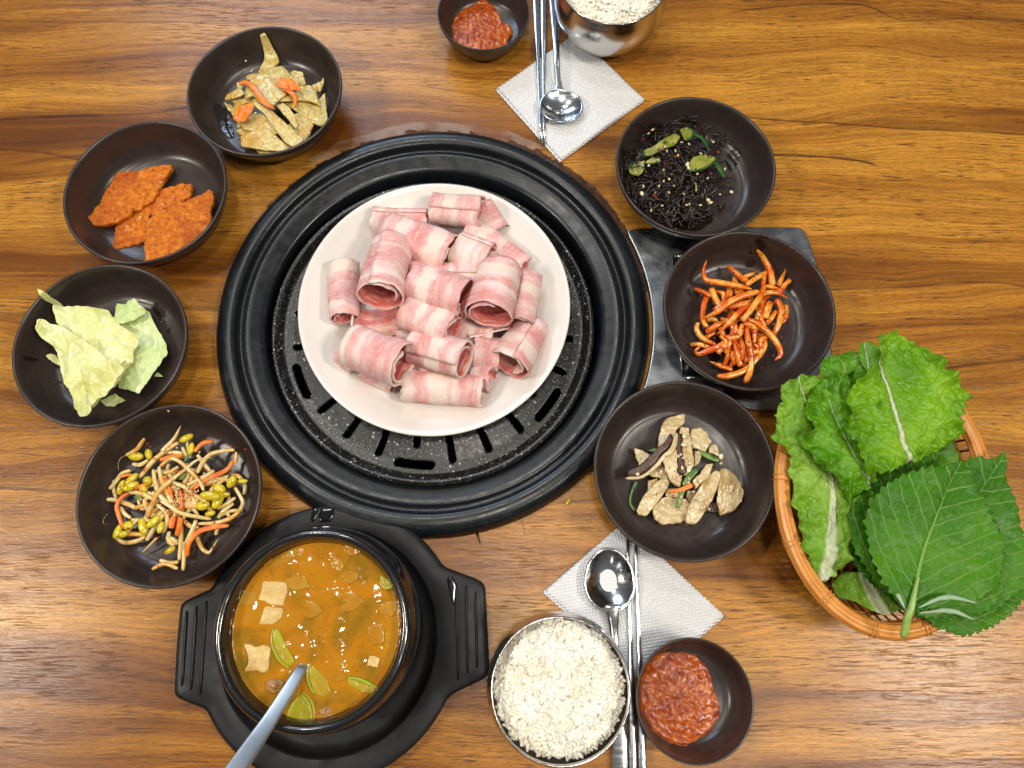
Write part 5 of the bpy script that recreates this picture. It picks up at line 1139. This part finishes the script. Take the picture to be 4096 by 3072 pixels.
def pot():
    R = PRR        # outer rim radius
    c = (PO.x, PO.y, .0032); k = R / .0622
    pr = [(.0002, .001), (.044, .001), (.0455, 0), (.050, .0), (.0525, .004), (.0585, .014), (.0635, .028), (.0655, .040), (.0650, .050), (.0632, .0575), (.0618, .0605), (.0612, .0630), (.0622, .0650), (.0618, .0685), (.0600, .0702), (.0580, .0704), (.0566, .0695), (.0558, .0672), (.0550, .0660), (.0543, .063), (.0535, .058), (.0535, .050), (.054, .040), (.050, .020), (.040, .010), (.0002, .008)]
    e = empty('stew_pot', (PO.x, PO.y, .003), 'black glazed earthenware pot of stew standing on the tray', 'pot')
    v, f = lathe(c, [(r * k, z) for r, z in reversed(pr)], 144); mesh('pot_body', v, f, MAT['pot'], e)
    return R, k
R_, kk = pot(); SZ = .0032 + .0600
def sz(x, y): return SZ + .0003 * fbm(x, y, 2, 90, 3)
n_ = 120
v, f = slab([(PO.x + .0536 * kk * math.cos(i * 2 * math.pi / 90), PO.y + .0536 * kk * math.sin(i * 2 * math.pi / 90)) for i in range(90)], lambda x, y: SZ + .0009 * fbm(x, y, 2, 85, 3) * min(1, max(0, (.0536 * kk - math.hypot(x - PO.x, y - PO.y)) / .01)), .004, N=180, K=50, edge=-.1, sm=0)
tag(mesh('soybean_stew', v, f, MAT['broth']), 'orange brown soybean stew filling the black pot', 'stew')
def inpot(name, pts, dz, th, mat, lab, cat, grp, bump=.0004, jag=.0005, tx=0, ty=0, K=8, parent=None):
    P = [c6(x, y, SZ + dz) for x, y in pts]; c = centroid(P)
    v, f = slab(P, lambda x, y: SZ + dz + tx * (x - c[0]) + ty * (y - c[1]), th, N=64, K=K, edge=.25, bump=bump, bs=260, jag=jag, js=350, sm=.4)
    return tag(mesh(name, v, f, MAT[mat], parent), lab, cat, grp)
TG = 'tofu cubes floating in the stew'
inpot('tofu_cube', [(632, 597), (778, 606), (776, 665), (755, 742), (690, 738), (605, 705), (625, 660)], .0013, .006, 'tofu', 'largest tofu piece at the upper left of the stew', 'tofu', TG)
inpot('tofu_cube', [(650, 742), (755, 755), (752, 800), (700, 850), (612, 848), (630, 790)], .0010, .006, 'tofu', 'tofu piece just below the largest one', 'tofu', TG, tx=.05, ty=.1)
inpot('tofu_cube', [(525, 952), (578, 960), (590, 975), (640, 962), (684, 968), (670, 1110), (640, 1125), (600, 1110), (528, 1118), (555, 1060), (545, 1000)], .0012, .006, 'tofu', 'ragged tofu piece at the lower left of the stew', 'tofu', TG)
inpot('tofu_cube', [(1240, 1020), (1300, 1035), (1290, 1090), (1224, 1082)], .0012, .005, 'tofu', 'small tofu corner at the right of the stew', 'tofu', TG)
ZG = 'zucchini slices in the stew'
def zuc(pts, rim, dz, lab, tx=0, ty=0):
    P = [c6(x, y, SZ) for x, y in pts]; c = centroid(P); e = empty('zucchini_slice', (c[0], c[1], SZ), lab, 'zucchini', ZG)
    v, f = slab(P, lambda x, y: SZ + dz + tx * (x - c[0]) + ty * (y - c[1]), .004, N=60, K=6, edge=.25, bump=.0003, bs=260, sm=.6); mesh('flesh', v, f, MAT['zucchini'], e)
    L = []
    for x, y in rim: p = c6(x, y, SZ); L.append(Vector((p.x, p.y, SZ + dz - .0002 + tx * (p.x - c[0]) + ty * (p.y - c[1]))))
    v, f = strand(L, [.0014, .0024, .0014], .0024, n=20, sides=8); mesh('skin', v, f, MAT['zuskin'], e)
zuc([(705, 860), (735, 880), (765, 950), (800, 1010), (825, 1060), (790, 1092), (730, 1050), (700, 980), (690, 910)], [(703, 862), (690, 920), (705, 990), (740, 1055), (790, 1092)], .0008, 'bright green zucchini slice left of the spoon')
zuc([(915, 1065), (960, 1110), (1010, 1170), (1035, 1230), (985, 1270), (930, 1240), (900, 1160), (895, 1100)], [(915, 1063), (893, 1110), (900, 1180), (930, 1240)], .0006, 'zucchini slice right of the spoon')
zuc([(860, 1225), (905, 1270), (930, 1340), (920, 1395), (840, 1400), (760, 1370), (800, 1290)], [(860, 1225), (905, 1265), (930, 1330), (925, 1395)], .0006, 'zucchini slice at the bottom of the stew below the spoon')
zuc([(1115, 1145), (1200, 1165), (1300, 1215), (1290, 1250), (1200, 1230), (1120, 1190)], [(1115, 1145), (1200, 1162), (1302, 1212)], .0004, 'thin zucchini slice at the lower right of the stew')
zuc([(1300, 560), (1345, 590), (1380, 630), (1340, 645), (1305, 620)], [(1300, 600), (1330, 640), (1378, 632)], .0008, 'zucchini edge at the upper right of the stew')
OG = 'onion pieces in the stew'
inpot('onion_piece', [(1225, 860), (1300, 845), (1330, 880), (1325, 960), (1260, 965), (1235, 920)], .0010, .003, 'onion', 'translucent onion piece at the right of the stew', 'onion', OG, bump=.0001)
inpot('onion_piece', [(1000, 480), (1050, 455), (1100, 500), (1085, 550), (1030, 530)], .0007, .003, 'onion', 'onion piece at the upper middle of the stew', 'onion', OG)
inpot('onion_piece', [(700, 500), (800, 420), (880, 405), (860, 450), (760, 500), (700, 540)], .0003, .003, 'onion', 'long onion piece along the upper left wall of the pot', 'onion', OG)
inpot('onion_piece', [(1090, 400), (1150, 390), (1200, 430), (1150, 460), (1100, 440)], .0003, .003, 'onion', 'onion piece at the top of the stew', 'onion', OG)
for k_, (x, y, s_, n_k) in enumerate(((560, 700, 60, 'left wall'), (830, 600, 75, 'middle, upper one'), (900, 760, 70, 'middle, lower one'), (1120, 720, 80, 'right of the middle'), (1130, 580, 50, 'upper right'), (1350, 760, 60, 'right wall'), (860, 950, 60, 'just above the spoon'), (1060, 1130, 55, 'lower right'), (640, 480, 50, 'upper left wall'), (1180, 1330, 55, 'lower right wall'))):
    a_ = k_ * 1.7; P_ = [(x + s_ * (1.25 if q % 2 else .8) * math.cos(a_ + q * 1.047), y + s_ * .8 * math.sin(a_ + q * 1.047)) for q in range(6)]
    inpot('onion_piece', P_, .0003, .003, 'onion', 'soft half sunken vegetable piece in the stew, ' + n_k, 'onion', OG, bump=.0001, tx=.04, ty=-.04)
inpot('shellfish', [(655, 1165), (720, 1150), (765, 1170), (745, 1220), (690, 1240), (650, 1210)], .0008, .003, 'clam', 'grey shellfish bit left of the spoon in the stew', 'shellfish', 'grey shellfish bits in the stew', bump=.001)
inpot('shellfish', [(950, 1330), (1000, 1310), (1040, 1330), (1000, 1360), (955, 1355)], .0006, .003, 'clam', 'grey shellfish bit at the bottom of the stew', 'shellfish', 'grey shellfish bits in the stew', bump=.001)
# spoon handle in the pot
e = empty('ladle_spoon', c6(850, 1100, SZ), 'steel spoon standing in the stew with its long flat handle leaning out over the rim', 'spoon')
L = [c6(875, 1060, SZ - .006), c6(858, 1095, SZ + .001), c6(690, 1370, .082), c6(560, 1560, .095), c6(330, 1890, .118)]
v, f = strand([Vector(p) for p in L], [.0066, .0068, .0090, .0105, .0120], .0018, n=20, sides=12, sq=.35); mesh('handle', v, f, MAT['steel_soft'], e)
v, f = blob(c6(960, 960, SZ - .020), (.018, .024, .004), (0, 0, -.6), 20, 10); mesh('spoon_bowl', v, f, MAT['steel_blue'], e)

# ================================================================== BASKET AND LEAVES
BC = Vector((.2505, .0674, 0)); BA, BB, BROT = .0957, .0735, math.atan2(.98749, .15768); BZ = .055
def oval(t, k=1.0, z=0.0, off=0.0):
    a, b = (BA + off) * k, (BB + off) * k; x, y = a * math.cos(t), b * math.sin(t)
    return Vector((BC.x + x * math.cos(BROT) - y * math.sin(BROT), BC.y + x * math.sin(BROT) + y * math.cos(BROT), z))
bk = empty('basket', (BC.x, BC.y, 0), 'orange brown oval plastic basket holding lettuce and perilla leaves at the right', 'basket')
def hoop(name, k, z, prof, n=160, off=0.0):
    v = []; f = []; m_ = len(prof)
    for i in range(n):
        t = 2 * math.pi * i / n; p = oval(t, k, z, off); q = oval(t + .01, k, z, off) - oval(t - .01, k, z, off); q.normalize(); s = Vector((q.y, -q.x, 0))
        for (a, b) in prof: v.append(p + s * a + Vector((0, 0, b)))
    for i in range(n):
        j = (i + 1) % n
        for k_ in range(m_): l = (k_ + 1) % m_; f.append((i * m_ + k_, j * m_ + k_, j * m_ + l, i * m_ + l))
    return mesh(name, v, f, MAT['basket'], bk)
rimp = []
for i in range(40):
    a = 2 * math.pi * i / 40; r = 1 + .07 * math.cos(a * 8) * (1 if math.sin(a) > -.2 else 0); rimp.append((.0052 * r * math.cos(a) - .005, .0042 * r * math.sin(a) - .003))
hoop('rim', 1.0, BZ, rimp)
rp = [(.0012 * math.cos(i * 1.0472), .0012 * math.sin(i * 1.0472)) for i in range(6)]
hoop('hoop', .90, .036, rp); hoop('hoop', .84, .022, rp); hoop('base_ring', .76, .004, [(x * 1.8, y * 1.8) for x, y in rp])
for i in range(13):
    t = 2 * math.pi * i / 13 + .15; parts = []
    for dt in (-.018, .018):
        L = []
        for k in range(13):
            a = 2 * math.pi * k / 12 ; p = oval(t + dt, 1.0, BZ); q = oval(t + dt + .01) - oval(t + dt - .01); q.normalize(); s = Vector((q.y, -q.x, 0))
            L.append(p + s * (.0056 * math.cos(a) - .005) + Vector((0, 0, .0047 * math.sin(a) - .003)))
        parts.append(strand(L, [.0012, .0012], None, n=26, sides=6, sq=1))
    v, f = merge(parts); mesh('rim_knot', v, f, MAT['basket'], bk)
for i in range(72):
    t = 2 * math.pi * i / 72
    L = [oval(t, .965, BZ - .006), oval(t + .03, .90, .036), oval(t + .05, .84, .022), oval(t + .06, .76, .004)]
    v, f = strand(L, [.0021, .0019, .0019, .0021], .0013, n=8, sides=6); mesh('slat', v, f, MAT['basket'], bk)
for i in range(-8, 9):
    u = i / 9; h = math.sqrt(1 - u * u)
    def bp(x, y): X, Y = BA * .76 * x, BB * .76 * y; return Vector((BC.x + X * math.cos(BROT) - Y * math.sin(BROT), BC.y + X * math.sin(BROT) + Y * math.cos(BROT), .0035))
    v, f = strand([bp(u, -h), bp(u, h)], [.0016, .0016], .0012, n=4, sides=6); mesh('base_slat', v, f, MAT['basket'], bk)
    if abs(i) < 7: v, f = strand([bp(-h, u) + Vector((0, 0, .0012)), bp(h, u) + Vector((0, 0, .0012))], [.0016, .0016], .0012, n=4, sides=6); mesh('base_slat', v, f, MAT['basket'], bk)

c8 = crop(3000, 1300, .8437)
def leaf(name, outline, mid, z0, mat, label, grp, ruffle=.003, rs=90, tooth=.0012, ntooth=60, tilt=(0, 0), cup=0.0, N=300, K=46, cat='lettuce leaf', th=.0005, vcolmat=None, parent=None, crin=.0006, zfun=None, rpow=2.5, jit=.5, ctr=None, lift=0):
    zz = z0 if zfun is None else z0
    P = [c8(x, y, zz) for x, y in outline]; P = resample([(p.x, p.y) for p in P], N, .5); c = centroid(P) if ctr is None else np.array(c8(*ctr, zz)[:2]); sd = random.random() * 90
    out = []
    for i, p in enumerate(P):
        d = (p - c) / (np.linalg.norm(p - c) + 1e-9); ph = (i / N * ntooth + jit * mn.noise(Vector((i * .06, sd, 0)))) % 1.0
        amp = tooth * (.6 + .8 * abs(mn.noise(Vector((i * .05, sd, 4)))))
        out.append(p + d * amp * (ph if ph < .75 else (1 - ph) * 3))
    M_ = [np.array(c8(x, y, zz)[:2]) for x, y in mid]      # base -> tip
    ML = smooth_line(M_, 40); cum = [0]
    for i in range(1, 40): cum.append(cum[-1] + np.linalg.norm(ML[i] - ML[i - 1]))
    MA = np.array(ML); TA = np.gradient(MA, axis=0); TA /= np.linalg.norm(TA, axis=1)[:, None]
    # extend the midrib straight on at both ends
    def sd_(x, y):
        q = np.array([x, y]); d2 = ((MA - q) ** 2).sum(1); i = int(d2.argmin()); r = q - MA[i]; tt = TA[i]
        return cum[i] + float(r @ tt), float(tt[0] * r[1] - tt[1] * r[0])
    v = []; uv = []; f = []
    def add(x, y, t):
        s, d = sd_(x, y); 
        z = z0 + tilt[0] * (x - c[0]) + tilt[1] * (y - c[1]) - cup * d * d
        z += ruffle * (t ** rpow) * fbm(x, y, sd, rs, 2) + crin * (.5 - abs(fbm(x, y, sd + 5, 150, 2))) + .0012 * fbm(x, y, sd, 30, 2)
        z -= .0012 * math.exp(-(d / .0025) ** 2)
        if zfun: z += zfun(x, y, t)
        v.append((x, y, z)); uv.append((s, d))
    add(c[0], c[1], 0)
    for k in range(1, K + 1):
        t = k / K
        for p in out: q = c + (p - c) * t; add(q[0], q[1], t)
    for i in range(N): f.append((0, 1 + i, 1 + (i + 1) % N))
    for k in range(K - 1):
        for i in range(N): j = (i + 1) % N; a = 1 + k * N; b = a + N; f.append((a + i, b + i, b + j, a + j))
    A_ = sum(out[i][0] * out[(i + 1) % N][1] - out[(i + 1) % N][0] * out[i][1] for i in range(N))
    if A_ < 0: f = [tuple(reversed(q)) for q in f]
    o = mesh(name, v, f, mat, parent, uv=uv)
    s = o.modifiers.new('thickness', 'SOLIDIFY'); s.thickness = th; s.offset = -1
    if label: tag(o, label, cat, grp)
    return o
LG = 'green lettuce leaves in the basket'
leaf('lettuce_leaf', [(380, 1230), (450, 1170), (560, 1180), (680, 1280), (705, 1350), (640, 1372), (580, 1355), (500, 1310), (420, 1290), (395, 1262)], [(620, 1340), (560, 1230), (500, 1100)], .040, MAT['lettuce_pale'], 'pale torn lettuce leaf low in the bottom of the basket', LG, ruffle=.004, tooth=.001, ntooth=26, N=200, K=26)
leaf('lettuce_leaf', [(150, 290), (250, 262), (330, 270), (420, 240), (470, 300), (470, 480), (520, 700), (570, 800), (540, 950), (500, 1100), (440, 1180), (400, 1192), (350, 1225), (322, 1150), (260, 1030), (255, 920), (205, 850), (225, 760), (190, 690), (205, 625), (150, 590), (105, 550), (130, 480), (105, 440), (140, 380)], [(380, 1215), (400, 1080), (402, 950), (392, 750), (330, 560), (270, 420)], .0625, MAT['lettuce_pale'], 'long lettuce leaf at the left with a thick white rib', LG, ruffle=.010, rs=110, rpow=3.0, tooth=.0038, ntooth=46, ctr=(380, 720), crin=.0018, tilt=(0, .12))
leaf('lettuce_leaf', [(345, 165), (400, 140), (500, 125), (560, 170), (600, 280), (520, 380), (400, 360), (330, 260)], [(560, 420), (500, 300), (440, 180)], .066, MAT['lettuce_plain'], 'curled dark lettuce leaf edge behind the others at the top', LG, ruffle=.008, rs=110, tooth=.0015, ntooth=22, N=200, K=30)
leaf('lettuce_leaf', [(520, 92), (570, 74), (592, 110), (632, 185), (560, 215), (530, 150)], [(570, 210), (560, 150), (545, 90)], .074, MAT['lettuce_plain'], 'narrow folded lettuce tip standing up left of the big leaf', LG, ruffle=.003, tooth=.0012, ntooth=14, N=120, K=18, tilt=(.3, 0))
leaf('lettuce_leaf', [(280, 345), (340, 260), (440, 235), (560, 230), (600, 330), (560, 450), (560, 560), (620, 700), (570, 760), (490, 835), (462, 770), (380, 690), (300, 632), (255, 552), (300, 485), (262, 430)], [(560, 720), (500, 620), (420, 460), (360, 300)], .072, MAT['lettuce_plain'], 'frilly lettuce leaf in the middle under the big leaf', LG, ruffle=.013, rs=110, rpow=3.0, tooth=.0042, ntooth=34, ctr=(430, 500), crin=.0015)
leaf('lettuce_leaf', [(615, 50), (715, 50), (780, 90), (850, 110), (910, 160), (950, 200), (960, 250), (1003, 260), (1045, 345), (1020, 405), (990, 450), (1015, 522), (950, 540), (900, 580), (800, 640), (760, 640), (650, 690), (570, 705), (560, 640), (500, 560), (460, 520), (455, 450), (475, 380), (480, 310), (540, 240), (612, 190), (595, 120)], [(752, 640), (735, 560), (710, 470), (670, 340), (630, 200), (615, 120)], .080, MAT['lettuce'], 'biggest bright green lettuce leaf with a white centre rib at the top of the basket', LG, ruffle=.0105, rs=115, rpow=3.5, tooth=.0040, ntooth=46, ctr=(720, 380), crin=.0015, N=360, K=60)
PG = 'dark green perilla leaves in the basket'
def perilla(outline, mid, z0, label, **k):
    return leaf('perilla_leaf', outline, mid, z0, MAT['perilla'], label, PG, ruffle=k.pop('ruffle', .0025), rs=60, tooth=k.pop('tooth', .0036), ntooth=k.pop('ntooth', 46), cat='perilla leaf', crin=.0004, jit=.25, **k)
perilla([(465, 1040), (500, 990), (560, 1030), (650, 1180), (745, 1365), (650, 1280), (560, 1210), (490, 1120)], [(745, 1360), (620, 1190), (480, 1020)], .055, 'dark perilla leaf edge low at the left of the stack', ntooth=30, N=200, K=26)
perilla([(935, 512), (985, 610), (1010, 700), (900, 950), (760, 1250), (700, 1290), (600, 1220), (500, 1060), (468, 900), (530, 810), (590, 735), (700, 640), (800, 585), (880, 560)], [(735, 1330), (720, 1150), (800, 850), (930, 530)], .064, 'perilla leaf at the back left with its tip pointing at the big lettuce leaf')
perilla([(790, 1372), (850, 1150), (1000, 1000), (1250, 1000), (1330, 1100), (1325, 1260), (1240, 1350), (1145, 1420), (1010, 1472), (900, 1430)], [(780, 1365), (950, 1290), (1130, 1230), (1320, 1190)], .060, 'lowest perilla leaf at the right, overhanging the basket rim', ctr=(1050, 1250))
perilla([(790, 1370), (740, 1100), (850, 800), (960, 690), (1060, 630), (1150, 645), (1217, 598), (1205, 720), (1250, 850), (1290, 1000), (1312, 1130), (1290, 1240), (1220, 1300), (1150, 1370), (1000, 1400), (880, 1392)], [(780, 1365), (870, 1180), (1000, 950), (1217, 600)], .068, 'perilla leaf at the back right with its tip at the upper right', ctr=(1010, 1020))
perilla([(790, 1368), (700, 1150), (800, 900), (1000, 700), (1150, 900), (1205, 1060), (1215, 1180), (1190, 1280), (1120, 1350), (1000, 1385), (860, 1385)], [(775, 1365), (850, 1200), (950, 1000), (1080, 780)], .0735, 'perilla leaf hidden just beneath the top one', ctr=(960, 1100))
tp = perilla([(762, 1352), (700, 1292), (640, 1220), (590, 1130), (562, 1010), (548, 925), (580, 835), (650, 762), (740, 712), (850, 682), (950, 668), (1010, 640), (1062, 740), (1112, 860), (1152, 940), (1190, 1030), (1196, 1120), (1172, 1215), (1105, 1280), (1000, 1325), (880, 1340), (800, 1352)], [(768, 1360), (775, 1290), (800, 1190), (835, 1060), (890, 900), (950, 760), (1008, 645)], .079, 'top perilla leaf of the stack with clear pale veins', N=420, K=60, ctr=(850, 1020))
L = [c8(800, 1190, .0795), c8(782, 1260, .0800), c8(765, 1340, .0800), c8(745, 1400, .078), c8(728, 1482, .073)]
v, f = strand(L, [.0014, .0028, .0042, .0046, .0052], .0036, n=24, sides=10, sq=.9); mesh('leaf_stalk', v, f, MAT['petiole'], tp)
for pts, w, z, lab in (([(640, 1195), (690, 1260), (735, 1345)], [8, 30, 8], .0790, 'pale folded perilla edge left of the stalk'), ([(800, 1340), (930, 1290), (1075, 1318)], [6, 26, 6], .0835, 'upper pale folded perilla edge right of the stalk'), ([(800, 1365), (950, 1355), (1065, 1398)], [6, 26, 6], .0795, 'lower pale folded perilla edge right of the stalk')):
    v, f = strand([c8(x, y, z) for x, y in pts], [q * .00014 for q in w], .0008, n=24, sides=6, rough=.3); tag(mesh('perilla_fold', v, f, MAT['perilla_back']), lab, 'perilla leaf')

# a crumb on the table
p = W(2272, 2010, .0012); v, f = merge([blob(p, (.0022, .0010, .0006), (0, 0, .9), 8, 6, .5), blob(p + Vector((.001, .0018, 0)), (.0014, .0008, .0005), (0, 0, .5), 8, 6, .5)])
tag(mesh('food_crumb', v, f, MAT['bean']), 'tiny yellow crumb on the table beside the grill ring and mushroom bowl', 'crumb')

# two alike pieces that lie in the same part of a pile are told apart by which lies lower
_same = {}
for o in COL.objects:
    if o.parent is None and 'label' in o and o.get('kind') is None: _same.setdefault(o['label'], []).append(o)
for _lab, _os in _same.items():
    if len(_os) in (2, 3):
        _os.sort(key=lambda o: o.location.y)
        for _o, _w in zip(_os, ('lower', 'upper') if len(_os) == 2 else ('lowest', 'middle', 'highest')): _o['label'] = _lab + ', %s one' % _w
